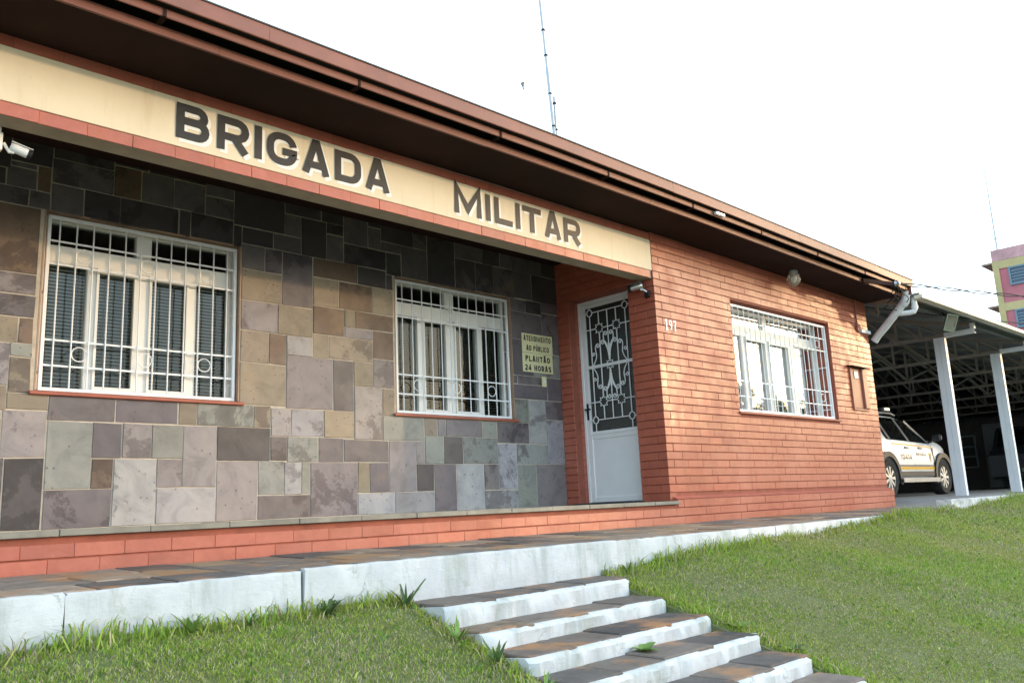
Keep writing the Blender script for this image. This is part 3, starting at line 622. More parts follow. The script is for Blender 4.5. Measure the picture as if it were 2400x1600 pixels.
# ================================================================== windows
M['slat_grey'] = simple('blind_slat_grey', (.80, .83, .85), .4, var=.05)
M['slat_olive'] = simple('blind_slat_olive', (.34, .325, .22), .4, var=.05)
M['curtain'] = simple('white_curtain', (.82, .82, .80), .8, var=.04)
M['reveal'] = simple('window_reveal', (.40, .27, .19), .75, var=.15, bs=.2)
def window(name, Wn, yg, ys_, nb, rings, posts, slat, label, zt=(1.775, 1.90), revealmat=None, curtain=False):
    x0, x1, z0, z1 = Wn; win = empty(name, (0, 0, 0), 0, bld); win["label"] = label
    P = lambda mb, n, m, sm=False: part(mb, n, m, win, sm)
    yw = yg - .045                                 # wall face
    # lining of the opening
    if revealmat:
        P(MB().box((x0 + .0015, yw + .002, z1 - .012), (x1 - .0015, ys_ + .06, z1 - .001)).box((x0 + .001, yw + .002, z0 + .02), (x0 + .011, ys_ + .06, z1 - .0125)).box((x1 - .011, yw + .002, z0 + .02), (x1 - .001, ys_ + .06, z1 - .0125)), 'reveal', revealmat)
    P(MB().cbox((x0 - .03, yw - .028, z0 - .012), (x1 + .03, ys_ + .02, z0 + .012), .004), 'sill', M['sill'])
    # grille
    gx0, gx1, gz0, gz1 = x0 + .03, x1 - .022, z0 + .022, z1 - .030
    t = .024
    for a, b in (((gx0, yg - .014, gz0), (gx1, yg + .014, gz0 + t)), ((gx0, yg - .014, gz1 - t), (gx1, yg + .014, gz1)), ((gx0, yg - .0135, gz0 + t), (gx0 + t, yg + .0135, gz1 - t)), ((gx1 - t, yg - .0135, gz0 + t), (gx1, yg + .0135, gz1 - t))):
        P(MB().cbox(a, b, .003), 'grille_frame', M['white_metal'])
    H = gz1 - gz0; Wd = gx1 - gx0; hz = [gz1 - f * H for f in (.146, .28, .714, .857)]
    u = Wd / (nb - 1 + 1.45); bx = [gx0 + u * (.725 + i) for i in range(nb)]
    for z in hz: P(MB().cbox((gx0 + t, yg - .003, z - .0065), (gx1 - t, yg + .003, z + .0065), .001), 'grille_rail', M['white_metal'])
    for x in bx: P(MB().tube([(x, yg - .008, gz0 + t), (x, yg - .008, gz1 - t)], .0052, 6), 'grille_bar', M['white_metal'], True)
    for (za, zb) in ((hz[0], hz[1]), (hz[2], hz[3])):
        for r in rings:
            cx = (bx[r] + bx[r + 1]) / 2; cz = (za + zb) / 2; R = min((za - zb) / 2, u / 2) - .006; R = u / 2 - .006
            P(MB().tube([(cx + R * math.cos(2 * math.pi * k / 24), yg - .004, cz + R * math.sin(2 * math.pi * k / 24)) for k in range(24)], .0042, 6, closed=True), 'grille_ring', M['white_metal'], True)
    for x in (gx0 + .01, gx1 - .01):
        for z in (hz[1] - .2, hz[3] - .05): P(MB().box((x - .006, yg + .014, z), (x + .006, ys_, z + .012)), 'grille_stay', M['white_metal'])
    # timber frame and sashes
    fx0, fx1, fz0, fz1 = x0 + .014, x1 - .014, z0 + .013, z1 - .014; fw = .042; Wf = fx1 - fx0
    ya, yb = ys_ - .03, ys_ + .04
    for a, b in (((fx0, ya, fz0), (fx1, yb, fz0 + fw)), ((fx0, ya, fz1 - fw), (fx1, yb, fz1)), ((fx0, ya + .001, fz0 + fw), (fx0 + fw, yb - .001, fz1 - fw)), ((fx1 - fw, ya + .001, fz0 + fw), (fx1, yb - .001, fz1 - fw)), ((fx0 + fw, ya + .002, zt[0]), (fx1 - fw, yb - .002, zt[1]))):
        P(MB().cbox(a, b, .004), 'frame', M['white_wood'])
    pp = [(fx0 + a * Wf, fx0 + b * Wf) for a, b in posts]
    for a, b in pp: P(MB().cbox((a, ya + .003, fz0 + fw), (b, yb - .003, zt[0]), .004), 'mullion', M['white_wood'])
    c0, c1 = pp[1]; P(MB().cbox((c0 - .003, ya + .003, zt[1]), (c1 + .003, yb - .003, fz1 - fw), .004), 'mullion', M['white_wood'])
    # sash frames on the two middle lights (proud)
    for a, b in ((pp[0][1], pp[1][0]), (pp[1][1], pp[2][0])):
        s = .022; y2, y3 = ya - .012, ya + .012
        P(MB().box((a - .006, y2, fz0 + fw - .004), (b + .006, y3, fz0 + fw + s)).box((a - .006, y2, zt[0] - s - .012), (b + .006, y3, zt[0] + .006)).box((a - .006, y2 + .001, fz0 + fw + s), (a + s * .5, y3 - .001, zt[0] - s - .012)).box((b - s * .5, y2 + .001, fz0 + fw + s), (b + .006, y3 - .001, zt[0] - s - .012)), 'sash', M['white_wood'])
    lights = [(fx0 + fw, pp[0][0]), (pp[0][1], pp[1][0]), (pp[1][1], pp[2][0]), (pp[2][1], fx1 - fw)]
    for a, b in lights: P(MB().box((a, ys_ + .004, fz0 + fw), (b, ys_ + .008, zt[0])), 'pane', M['glass_boosted' if curtain else 'glass'])
    for a, b in ((fx0 + fw, c0), (c1, fx1 - fw)): P(MB().box((a, ys_ + .004, zt[1]), (b, ys_ + .008, fz1 - fw)), 'pane', M['glass_boosted' if curtain else 'glass'])
    if curtain:
        for (a, b) in ((fx0 + .01, fx0 + .52 * Wf), (fx0 + .525 * Wf, fx0 + .985 * Wf)):
            n = 60; V = []
            for i in range(n + 1):
                q = i / n; xx_ = a + (b - a) * q; y = ys_ + .12 + .018 * math.sin(q * 46 + .7 * math.sin(q * 9)); V += [(xx_, y, fz0 - .05), (xx_, y, fz1 - .10)]
            V2 = [(p[0], p[1] + .003, p[2]) for p in V]; N_ = len(V)
            F = [(2 * i, 2 * i + 2, 2 * i + 3, 2 * i + 1) for i in range(n)]
            P(MB().add(V, F), 'curtain', M['curtain'], True)
        P(MB().tube([(fx0, ys_ + .12, fz1 - .095), (fx1, ys_ + .12, fz1 - .095)], .010, 8), 'curtain_rod', M['grey_metal'])
    else:
        n = 36; za, zb = fz0 + .03, zt[0] + .01
        yb_ = ys_ + .085; key = None
        a_ = rad(22); hw = .0105
        base = MB().add([(0, -hw * math.cos(a_), hw * math.sin(a_)), (1, -hw * math.cos(a_), hw * math.sin(a_)), (1, 0, .002), (0, 0, .002), (1, hw * math.cos(a_), -hw * math.sin(a_)), (0, hw * math.cos(a_), -hw * math.sin(a_))], [(0, 1, 2, 3), (3, 2, 4, 5)]).mesh('blind_slat', slat, fix=False)
        for i in range(n):
            z = za + (zb - za) * i / (n - 1); o = bpy.data.objects.new('blind_slat', base); link(o, win); o.location = (fx0 + .02, yb_, z - OB.z); o.scale = (Wf - .04, 1, 1)
        for f in (.06, .20, .33, .44, .60, .68, .82, .94):
            xx_ = fx0 + f * Wf; P(MB().box((xx_ - .004, yb_ - .0135, za), (xx_ + .004, yb_ - .0125, zb)), 'blind_tape_band', M['black'])  # black strips for the tapes and the shadow bands they leave
    return win
PO = ((.222, .268), (.458, .533), (.735, .785))
window('window', W1, DST + .045, DST + .13, 12, (1, 5, 9), PO, M['slat_grey'], 'white barred window with grey blinds, nearest the left edge', revealmat=M['reveal'])
window('window', W2, DST + .045, DST + .13, 12, (1, 5, 9), PO, M['slat_olive'], 'white barred window with olive blinds beside the yellow notices', revealmat=M['reveal'])
window('window', W3, .040, .20, 20, (2, 7, 12, 17), ((.205, .235), (.425, .465), (.665, .735)), None, 'wide white barred window in the red brick wall', curtain=True)
# brick lining of the wide window's far jamb
for k in range(11, 28):
    z0 = k * CO + GAP * .5; z1 = (k + 1) * CO - GAP * .5
    if z0 > W3[2] + .01 and z1 < W3[3]: o = part(MB().cbox((W3[1] - .006, .090, z0), (W3[1] + .05, .19, z1), .003), 'brick', M['brick'], front); o.color = shade(RED)

# ================================================================== door in the porch's side wall (plane x = .142)
XD = .142
door = empty('door', (0, 0, 0), 0, bld); door["label"] = 'white metal door with star and scroll grille over dark fluted glass'
S2 = lambda s, z, d=0.0: (XD - d, 1.108 - s, z)
DW = .79
def dbox(s0, s1, z0, z1, d0, d1, name='frame', mat='white_metal', c=.004):
    a = S2(s0, z0, d0); b = S2(s1, z1, d1); return part(MB().cbox(a, b, c), name, M[mat], door)
dbox(0, .035, .015, 2.112, -.05, .012); dbox(DW - .035, DW, .015, 2.112, -.05, .012); dbox(.035, DW - .035, 2.075, 2.112, -.05, .0115)
dbox(.037, .092, .018, 2.072, -.03, .004, 'stile'); dbox(DW - .092, DW - .037, .018, 2.072, -.03, .004, 'stile')
dbox(.092, DW - .092, .018, .075, -.03, .0035, 'rail'); dbox(.092, DW - .092, .655, .735, -.03, .0035, 'rail'); dbox(.092, DW - .092, 2.035, 2.072, -.03, .0035, 'rail')
dbox(.092, DW - .092, 1.385, 1.418, -.01, .010, 'rail')
dbox(.088, DW - .088, .071, .659, -.02, -.006, 'lower_panel')
dbox(.05, DW - .05, .700, .716, -.0, .010, 'drip_rail')
def fluted():
    m, nt, b = newmat('fluted_glass'); v = coords(nt, 'World', (1, 1, 1)); wv = node(nt, 'ShaderNodeTexWave'); wv.bands_direction = 'Y'; wv.inputs['Scale'].default_value = 24
    nt.links.new(v, wv.inputs['Vector']); c = ramp(nt, wv.outputs['Fac'], [(0, (.012, .013, .012)), (1, (.045, .046, .04))])
    nt.links.new(c, b.inputs['Base Color']); b.inputs['Roughness'].default_value = .18
    nt.links.new(bump(nt, wv.outputs['Fac'], .6, .004), b.inputs['Normal']); return m
M['fluted'] = fluted()
dbox(.088, DW - .088, .73, 2.04, -.020, -.014, 'pane', 'fluted', .001)
def rod(pts, r=.006, name='grille_bar', closed=False, d=.012, n=6): return part(MB().tube([S2(s, z, d) for s, z in pts], r, n, closed=closed), name, M['white_metal'], door, True)
SX = [.165, .285, .4, .515, .637]
def ring(s, z, R=.034): rod([(s + R * math.cos(2 * math.pi * k / 20), z + R * 1.05 * math.sin(2 * math.pi * k / 20)) for k in range(20)], .006, 'grille_ring', True)
def star(s, z, R=.062):
    pts = []
    for k in range(8):
        a = math.pi / 2 + k * math.pi / 4; nb_ = a + math.pi / 8
        pts.append((s + R * math.cos(a), z + R * math.sin(a))); pts.append((s + R * .62 * math.cos(nb_), z + R * .62 * math.sin(nb_)))
    rod(pts, .0055, 'grille_star', True)
ZT, ZH1, ZM, ZH2, ZB = 1.975, 1.795, 1.40, 1.03, .848
for s in (SX[0], SX[4]):
    for z in (ZT, ZB): ring(s, z)
    rod([(s, 2.055), (s, ZT + .034)]); rod([(s, ZT - .034), (s, ZB + .034)]); rod([(s, ZB - .034), (s, .722)])
rod([(.085, ZT), (SX[0] - .034, ZT)]); rod([(SX[0] + .034, ZT), (SX[4] - .034, ZT)]); rod([(SX[4] + .034, ZT), (DW - .09, ZT)])
rod([(.085, ZB), (SX[0] - .034, ZB)]); rod([(SX[0] + .034, ZB), (SX[4] - .034, ZB)]); rod([(SX[4] + .034, ZB), (DW - .09, ZB)])
for z in (ZH1, ZH2):
    rod([(.07, z), (SX[1] - .06, z)]); rod([(SX[1] + .06, z), (SX[3] - .06, z)]); rod([(SX[3] + .06, z), (DW - .07, z)])
    star(SX[1], z); star(SX[3], z)
for s in (SX[1], SX[3]):
    rod([(s, ZT), (s, ZH1 + .06)]); rod([(s, ZH1 - .06), (s, ZH2 + .06)], .0065); rod([(s, ZH2 - .06), (s, ZB)])
rod([(SX[2], ZT), (SX[2], 1.60)]); rod([(SX[2], 1.20), (SX[2], ZB)])
star(SX[2], ZM, .055)
def spiral(c, r0, a0, turns, sgn, n=16):
    return [(c[0] + r0 * (1 - .72 * k / n) * math.cos(a0 + sgn * turns * 2 * math.pi * k / n), c[1] + r0 * (1 - .72 * k / n) * math.sin(a0 + sgn * turns * 2 * math.pi * k / n)) for k in range(n + 1)]
def bez(p0, p1, p2, p3, n=12):
    return [tuple((1 - t) ** 3 * a + 3 * (1 - t) ** 2 * t * b + 3 * (1 - t) * t * t * c + t ** 3 * d for a, b, c, d in zip(p0, p1, p2, p3)) for t in [i / n for i in range(n + 1)]]
for vs_ in (1, -1):                   # upper half, mirrored to the lower half
    for hs in (1, -1):
        m_ = lambda pts: [(SX[2] + hs * p[0], ZM + vs_ * p[1]) for p in pts]
        # stem of the lyre, swelling outward and curling in at the top
        rod(m_(bez((.010, .09), (.010, .20), (.085, .24), (.062, .33)) + spiral((.036, .325), .026, 0, 1.1, 1)), .006, 'grille_scroll')
        # lower branch curling outward over the bar
        rod(m_(bez((.012, .15), (.02, .21), (.045, .255), (.075, .262)) + spiral((.080, .238), .024, math.pi / 2, 1.1, -1)), .0055, 'grille_scroll')
        # outer S scroll from the middle rail
        rod(m_(bez((.232, .005), (.17, .07), (.165, .11), (.178, .16)) + bez((.178, .16), (.186, .20), (.175, .232), (.150, .235), 8) + spiral((.148, .212), .023, math.pi / 2, 1.0, 1)), .0055, 'grille_scroll')
        rod(m_(spiral((.212, .128), .022, math.pi, 1.1, -1)), .005, 'grille_scroll')
    rod([(SX[2], ZM + vs_ * .055), (SX[2], ZM + vs_ * .22)], .011, 'grille_stem')
h = part(MB().cbox(S2(.046, .86, .004), S2(.072, 1.03, .012), .003), 'handle_plate', M['dark_plastic'], door)
part(MB().tube([S2(.058, .965, .012), S2(.058, .965, .05), S2(.13, .962, .052)], .009, 8), 'handle', M['dark_plastic'], door, True)

# ================================================================== painted sign letters (stroke built)
def stroke2d(pts, t, closed=False):
    pts = [Vector((a, b)) for a, b in pts]; n = len(pts); L = []; R = []
    for i in range(n):
        if closed: p, q = pts[i - 1], pts[(i + 1) % n]; d0 = (pts[i] - p).normalized(); d1 = (q - pts[i]).normalized()
        else:
            d0 = (pts[i] - pts[i - 1]).normalized() if i else None; d1 = (pts[i + 1] - pts[i]).normalized() if i < n - 1 else None
            d0 = d0 or d1; d1 = d1 or d0
        nn = Vector((-d0.y, d0.x)) + Vector((-d1.y, d1.x)); nn.normalize(); k = max(.45, nn.dot(Vector((-d0.y, d0.x))))
        L.append(pts[i] + nn * (t / 2 / k)); R.append(pts[i] - nn * (t / 2 / k))
    return L, R
def arc(cx, cy, rx, ry, a0, a1, n=8): return [(cx + rx * math.cos(rad(a0 + (a1 - a0) * k / n)), cy + ry * math.sin(rad(a0 + (a1 - a0) * k / n))) for k in range(n + 1)]
def glyph(ch, w, h, t):
    "list of (polyline, closed) on centre lines inside w x h"
    q = t / 2; r = min(w, h) * .32
    if ch == 'I': return [([(w / 2, 0), (w / 2, h)], 0)]
    if ch == 'L': return [([(q, h), (q, q), (w, q)], 0)]
    if ch == 'T': return [([(0, h - q), (w, h - q)], 0), ([(w / 2, h - t), (w / 2, 0)], 0)]
    if ch == 'M': return [([(q, 0), (q, h - q * .2), (w / 2, h * .22), (w - q, h - q * .2), (w - q, 0)], 0)]
    if ch == 'A': return [([(q, 0), (w / 2 - q * .35, h - q * .1), (w / 2 + q * .35, h - q * .1), (w - q, 0)], 0), ([(w * .22, h * .28), (w * .78, h * .28)], 0)]
    if ch == 'D': return [([(q, q)] + arc(w - q - r, q + r * .9, r, r * .9, -90, 0) + arc(w - q - r, h - q - r * .9, r, r * .9, 0, 90) + [(q, h - q)], 1)]
    if ch == 'B':
        m = h * .52; r2 = (h - q - m) / 2; r1 = (m - q) / 2
        return [([(q, q)] + arc(w - q - r1, q + r1, r1, r1, -90, 90) + [(q, m)] , 1), ([(q, m)] + arc(w * .95 - q - r2, m + r2, r2, r2, -90, 90) + [(q, h - q)], 1)]
    if ch == 'R':
        m = h * .42; r2 = (h - q - m) / 2
        return [([(q, 0), (q, h - q)] + list(reversed(arc(w - q - r2, m + r2, r2, r2, -90, 90))) + [(t, m)], 0), ([(w * .52, m), (w - q * .9, 0)], 0)]
    if ch == 'G': return [(arc(w - q - r, h - q - r, r, r, 10, 90) + arc(q + r, h - q - r, r, r, 90, 180) + arc(q + r, q + r, r, r, 180, 270) + arc(w - q - r, q + r, r, r, 270, 360) + [(w - q, h * .44), (w * .52, h * .44)], 0)]
    r = min(w, h) * .36
    if ch == 'E': return [([(w, h - q), (q, h - q), (q, q), (w, q)], 0), ([(t, h * .5), (w * .88, h * .5)], 0)]
    if ch == 'N': return [([(q, 0), (q, h - q * .3), (w - q, q * .3), (w - q, h)], 0)]
    if ch in 'O0': return [(arc(w - q - r, h - q - r, r, r, 0, 90) + arc(q + r, h - q - r, r, r, 90, 180) + arc(q + r, q + r, r, r, 180, 270) + arc(w - q - r, q + r, r, r, 270, 360), 1)]
    if ch == 'C': return [(arc(w - q - r, h - q - r, r, r, 5, 90) + arc(q + r, h - q - r, r, r, 90, 180) + arc(q + r, q + r, r, r, 180, 270) + arc(w - q - r, q + r, r, r, 270, 355), 0)]
    if ch == 'P': r2 = (h * .58 - t) / 2; return [([(q, 0), (q, h - q)] + list(reversed(arc(w - q - r2, h - q - r2, r2, r2, -90, 90))) + [(t, h - q - 2 * r2)], 0)]
    if ch == 'U': return [([(q, h)] + arc(q + r, q + r, r, r, 180, 270) + arc(w - q - r, q + r, r, r, 270, 360) + [(w - q, h)], 0)]
    if ch == 'H': return [([(q, 0), (q, h)], 0), ([(w - q, 0), (w - q, h)], 0), ([(t, h / 2), (w - t, h / 2)], 0)]
    if ch == 'S':
        r1 = (h - t) / 4; a_ = (w - t) / 2
        return [(arc(w / 2, h - q - r1, a_, r1, 10, 270, 14) + arc(w / 2, q + r1, a_, r1, 90, -170, 14)[1:], 0)]
    if ch == '2': r1 = (h - t) * .29; return [(arc(w / 2, h - q - r1, (w - t) / 2, r1, 170, -40, 12) + [(q, q), (w, q)], 0)]
    if ch == '4': return [([(w * .72, 0), (w * .72, h - q * .2), (q, h * .32), (w, h * .32)], 0)]
    if ch == '1': return [([(w * .1, h * .76), (w * .55, h - q * .4), (w * .55, 0)], 0)]
    return []
def word(txt, cx, cz, h, width, t, parent, mat, y=-.0085, flip=None):
    "stroke lettering on a plate, in the parent's own coordinates; accents as small strokes"
    wd = {'I': .34, 'M': 1.25, ' ': .55, '1': .6, 'N': 1.05, 'O': 1.08, 'A': 1.05}; acc = {'Ú': ('U', 1), 'Ã': ('A', 2)}
    tot = sum(wd.get(acc.get(c, (c,))[0], .95) + .26 for c in txt) - .26; u = width / tot; x = cx - width / 2
    for c in txt:
        b, a = acc.get(c, (c, 0)); wc = wd.get(b, .95) * u
        if c != ' ':
            mb = MB()
            gl = [(pl_, cl) for pl_, cl in glyph(b, wc, h, t)]
            if a == 1: gl.append(([(wc * .4, h * 1.08), (wc * .68, h * 1.3)], 0))
            if a == 2: gl.append(([(wc * .12, h * 1.10), (wc * .34, h * 1.2), (wc * .62, h * 1.1), (wc * .88, h * 1.2)], 0))
            for i, (pl_, cl) in enumerate(gl):
                L, R = stroke2d(pl_, t if i < len(gl) - (1 if a else 0) else t * .7, cl); n = len(L)
                for k in range(n if cl else n - 1):
                    j = (k + 1) % n; yy = y - .0008 * i - .00001 * k
                    mb.add([(x + p_.x, yy, cz - h / 2 + p_.y) for p_ in (L[k], L[j], R[j], R[k])], [(0, 1, 2, 3)])
            mb.build('lettering', mat, parent)
        x += wc + .26 * u
def letter(ch, x0, x1, z0, z1, t, y, mat, name, parent, dx=0, dz=0):
    mb = MB()
    for i, (pl, cl) in enumerate(glyph(ch, x1 - x0, z1 - z0, t)):
        L, R = stroke2d(pl, t, cl); n = len(L); yy = y - .0012 * i
        V = [(x0 + dx + p.x, yy, z0 + dz + p.y) for p in L] + [(x0 + dx + p.x, yy, z0 + dz + p.y) for p in R]
        V += [(a, yy + .002, c) for a, _, c in V]; N_ = 2 * n
        for k in range(n if cl else n - 1):
            j = (k + 1) % n; e = .00001 * k; mb.add([(a_, b_ - e, c_) for a_, b_, c_ in (V[k], V[j], V[n + j], V[n + k])], [(0, 1, 2, 3)])
        if not cl: pass
    return part(mb, name, mat, parent)
LET = [('B', -4.659, -4.454), ('R', -4.405, -4.195), ('I', -4.157, -4.107), ('G', -4.073, -3.857), ('A', -3.818, -3.610), ('D', -3.568, -3.356), ('A', -3.320, -3.112),
       ('M', -2.506, -2.225), ('I', -2.182, -2.125), ('L', -2.084, -1.885), ('I', -1.848, -1.792), ('T', -1.764, -1.545), ('A', -1.505, -1.300), ('R', -1.262, -1.045)]
for ch, a, b in LET:
    t = .050 if ch != 'I' else min(.05, b - a)
    letter(ch, a, b, 2.250, 2.474, t, -.0095, M['letter_white'], 'letter_shadow', sign, .020, -.020)
    letter(ch, a, b, 2.250, 2.474, t, -.0125, M['black'], 'letter', sign)

FR = (rad(90), 0, 0)            # text facing -y

# ================================================================== things fixed to the building
pl = thing('notice_plate', 'upper pale yellow plate reading ATENDIMENTO AO PÚBLICO by the window', 'sign', (-.34, DST, 1.655), 0, 'pale yellow notice plates')
MB().cbox((-.225, -.0075, -.100), (.225, -.0045, .098), .001).build('plate', M['plaque'], pl)
word('ATENDIMENTO', 0, .050, .056, .40, .0105, pl, M['black']); word('AO PÚBLICO', 0, -.052, .056, .33, .0105, pl, M['black'])
pl = thing('notice_plate', 'lower pale yellow plate reading PLANTÃO 24 HORAS by the window', 'sign', (-.345, DST, 1.453), 0, 'pale yellow notice plates')
MB().cbox((-.222, -.0075, -.100), (.222, -.0045, .099), .001).build('plate', M['plaque'], pl)
word('PLANTÃO', 0, .040, .060, .36, .014, pl, M['black']); word('24 HORAS', 0, -.055, .060, .385, .014, pl, M['black'])
bell = thing('doorbell', 'small yellowed bell plate under the pale yellow notices', 'doorbell', (-.268, DST, 1.265))
MB().cbox((-.032, -.012, -.053), (.032, -.003, .053), .002).build('plate', M['plaque'], bell); MB().lathe([(.014, 0), (.014, -.006), (.010, -.009)], (0, -.012, 0), 14, 'y').build('button', M['plastic_white'], bell)

num = thing('house_number', 'white metal house number 197 on the red brick wall', 'number', (.21, -.0145, 1.677))
for i, ch in enumerate('197'):
    # serif numerals built from strokes
    h_ = .112; w_ = .052; x0 = -.100 + i * .070; mb = MB()
    def st(pl_, t, cl=0, y=0.0):
        L, R = stroke2d(pl_, t, cl); n = len(L)
        for k in range(n if cl else n - 1):
            j = (k + 1) % n; A = [(p.x + x0, -.002 + y, p.y - h_ / 2) for p in (L[k], L[j], R[j], R[k])]; B = [(a, .001, c) for a, _, c in A]
            mb.add(A + B, [(0, 1, 2, 3), (4, 7, 6, 5), (0, 4, 5, 1), (1, 5, 6, 2), (2, 6, 7, 3), (3, 7, 4, 0)])
    if ch == '1': st([(.03, .008), (.03, h_)], .019); st([(.010, .005), (.05, .005)], .011, 0, -.0005); st([(.010, h_ - .020), (.03, h_ - .004)], .011, 0, -.0004)
    if ch == '9': st(arc(.028, h_ * .69, .017, .024, 0, 360, 14)[:-1], .014, 1); st(arc(.020, h_ * .55, .026, .048, 20, -85, 8), .014, 0, -.0005)
    if ch == '7': st([(.006, h_ - .010), (.052, h_ - .010)], .018); st([(.046, h_ - .018), (.030, h_ * .45), (.026, .0)], .017, 0, -.0005)
    mb.build('numeral', M['chrome'] if False else M['plastic_white'], num)

# lamp under the soffit
def lampglass():
    m, nt, b = newmat('lamp_glass'); b.inputs['Base Color'].default_value = (.85, .80, .68, 1); b.inputs['Roughness'].default_value = .08
    b.inputs['Transmission Weight'].default_value = .75; b.inputs['IOR'].default_value = 1.3
    v = coords(nt, 'Object'); wv = node(nt, 'ShaderNodeTexWave'); wv.wave_type = 'RINGS'; wv.rings_direction = 'Z'; wv.inputs['Scale'].default_value = 9; nt.links.new(v, wv.inputs['Vector'])
    nt.links.new(bump(nt, wv.outputs['Fac'], .6, .004), b.inputs['Normal']); return m
M['lampglass'] = lampglass()
lp = thing('eave_lamp', 'round clear glass lamp hanging under the eave above the brick wall', 'lamp', (2.46, -.205, 2.556))
MB().lathe([(.052, 0), (.055, -.012), (.050, -.036), (.046, -.042)], (0, 0, 0), 24).build('lamp_base', M['grey_metal'], lp, True)
MB().lathe([(.046, -.040), (.060, -.052), (.070, -.062), (.060, -.072), (.076, -.095), (.078, -.115), (.066, -.145), (.045, -.168), (.020, -.182), (.006, -.190), (.004, -.196)], (0, 0, 0), 28).build('lamp_globe', M['lampglass'], lp, True)
MB().lathe([(.012, -.045), (.026, -.075), (.03, -.1), (.018, -.13), (.004, -.14)], (0, 0, 0), 14).build('bulb', M['plastic_white'], lp, True)
# small floodlight clipped to the gutter
fl = thing('gutter_floodlight', 'small white floodlight clipped to the brown eave gutter', 'lamp', (.28, -.60, 2.632))
MB().cbox((-.075, -.040, .004), (.075, -.012, .034), .004).build('lamp_body', M['plastic_white'], fl); MB().cbox((-.066, -.0425, .008), (.066, -.0405, .030), .0008).build('lens', M['chrome'], fl); MB().box((-.02, -.012, .008), (.02, -.0085, .026)).build('bracket', M['grey_metal'], fl)
# cameras
def bullet_cam(name, label, loc, aim, white, box):
    c = thing(name, label, 'camera', loc); a = Vector(aim).normalized(); up = Vector((0, 0, 1)); s_ = a.cross(up).normalized()
    body = M['plastic_white'] if white else M['chrome']
    p0 = Vector((0, 0, 0)); p1 = p0 + a * .105
    MB().tube([p0 - a * .012, p0, p0 + a * .02, p1], [.024, .033, .034, .034], 16).build('camera_body', body, c, True)
    MB().tube([p1 + a * .0005, p1 + a * .014, p1 + a * .030], [.033, .035, .034], 16).build('lens_hood', M['dark_plastic'], c, True)
    MB().bar(p0 - a * .005 + up * .037, p1 + a * .035 + up * .037, .060, .004).build('sun_shield', body, c)
    b0 = p0 + a * .015 - up * .034
    MB().tube([b0, b0 - a * .03 - up * .012, Vector(box) + Vector((.02, 0, .0))], .012, 10).build('bracket', body, c, True)
    return c
c1 = bullet_cam('security_camera', 'white bullet security camera hanging below the sign beam', (-5.455, .20, 2.036), (.86, -.1, -.24), True, (-.075, .005, .02)); c1.scale = (.74, .74, .74)
MB().cbox((-.125, -.035, -.05), (-.068, .035, .085), .006).build('junction_box', M['plastic_white'], c1); MB().cbox((-.113, -.040, .0852), (-.082, .03, .130), .003).build('mount', M['plastic_white'], c1)
c2 = bullet_cam('security_camera', 'silver bullet security camera at the porch corner near the door', (-.075, .085, 2.055), (-.35, .90, -.12), False, (.03, -.03, -.07))
MB().cbox((.030, -.055, -.115), (.0605, .0, -.055), .004).build('wall_plate', M['dark_plastic'], c2)

# electricity meter box in the brick wall
mtr = thing('meter_box', 'brown electricity meter box with small round cornered window', 'meter box', (4.28, -.0125, 1.05))
M['meter'] = simple('brown_box_paint', (.33, .125, .08), .5, var=.12, bs=.1)
MB().box((-.235, -.022, 0), (-.195, .0, .52)).box((.195, -.022, 0), (.235, .0, .52)).box((-.235, -.0225, -.022), (.235, .0, -.001)).build('box_frame', M['meter'], mtr)
MB().cbox((-.19, -.014, .004), (.06, -.001, .515), .004).build('box_door', M['meter'], mtr); MB().cbox((.065, -.045, .004), (.19, -.001, .515), .006).build('side_cover', M['meter'], mtr)
MB().add([(-.27, -.085, .53), (.27, -.085, .53), (.27, .0, .545), (-.27, .0, .545), (-.27, -.085, .54), (.27, -.085, .54), (.27, .0, .555), (-.27, .0, .555)], [(0, 3, 2, 1), (4, 5, 6, 7), (0, 1, 5, 4), (1, 2, 6, 5), (2, 3, 7, 6), (3, 0, 4, 7)]).build('rain_hood', M['soffit'], mtr)
wf = [(-.13 + a, .385 + b) for a, b in (arc(.105, .085, .02, .02, 0, 90, 4) + arc(.02, .085, .02, .02, 90, 180, 4) + arc(.02, .02, .02, .02, 180, 270, 4) + arc(.105, .02, .02, .02, 270, 360, 4))]
MB().prism(wf, lambda u, v, d: (u, d, v), -.019, -.0145).build('window_gasket', M['dark_plastic'], mtr)
MB().prism([(-.0675 + (u + .0675) * .82, .4375 + (v - .4375) * .86) for u, v in wf], lambda u, v, d: (u, d, v), -.0205, -.0192).build('window', M['plastic_white'], mtr)
# cable conduit with a junction box by the wall corner
cj = thing('conduit_box', 'small junction box and thin conduit at the top corner of the brick wall', 'conduit', (4.55, -.0125, 2.2))
MB().tube([(-.10, -.012, .33), (-.10, -.012, -.02)], .010, 8).build('conduit', M['meter'], cj, True); MB().cbox((-.13, -.03, -.10), (-.06, .0, -.021), .006).build('junction_box', M['meter'], cj); MB().cbox((-.055, -.05, -.12), (.215, .0, -.075), .004).build('cover', M['plastic_white'], cj)
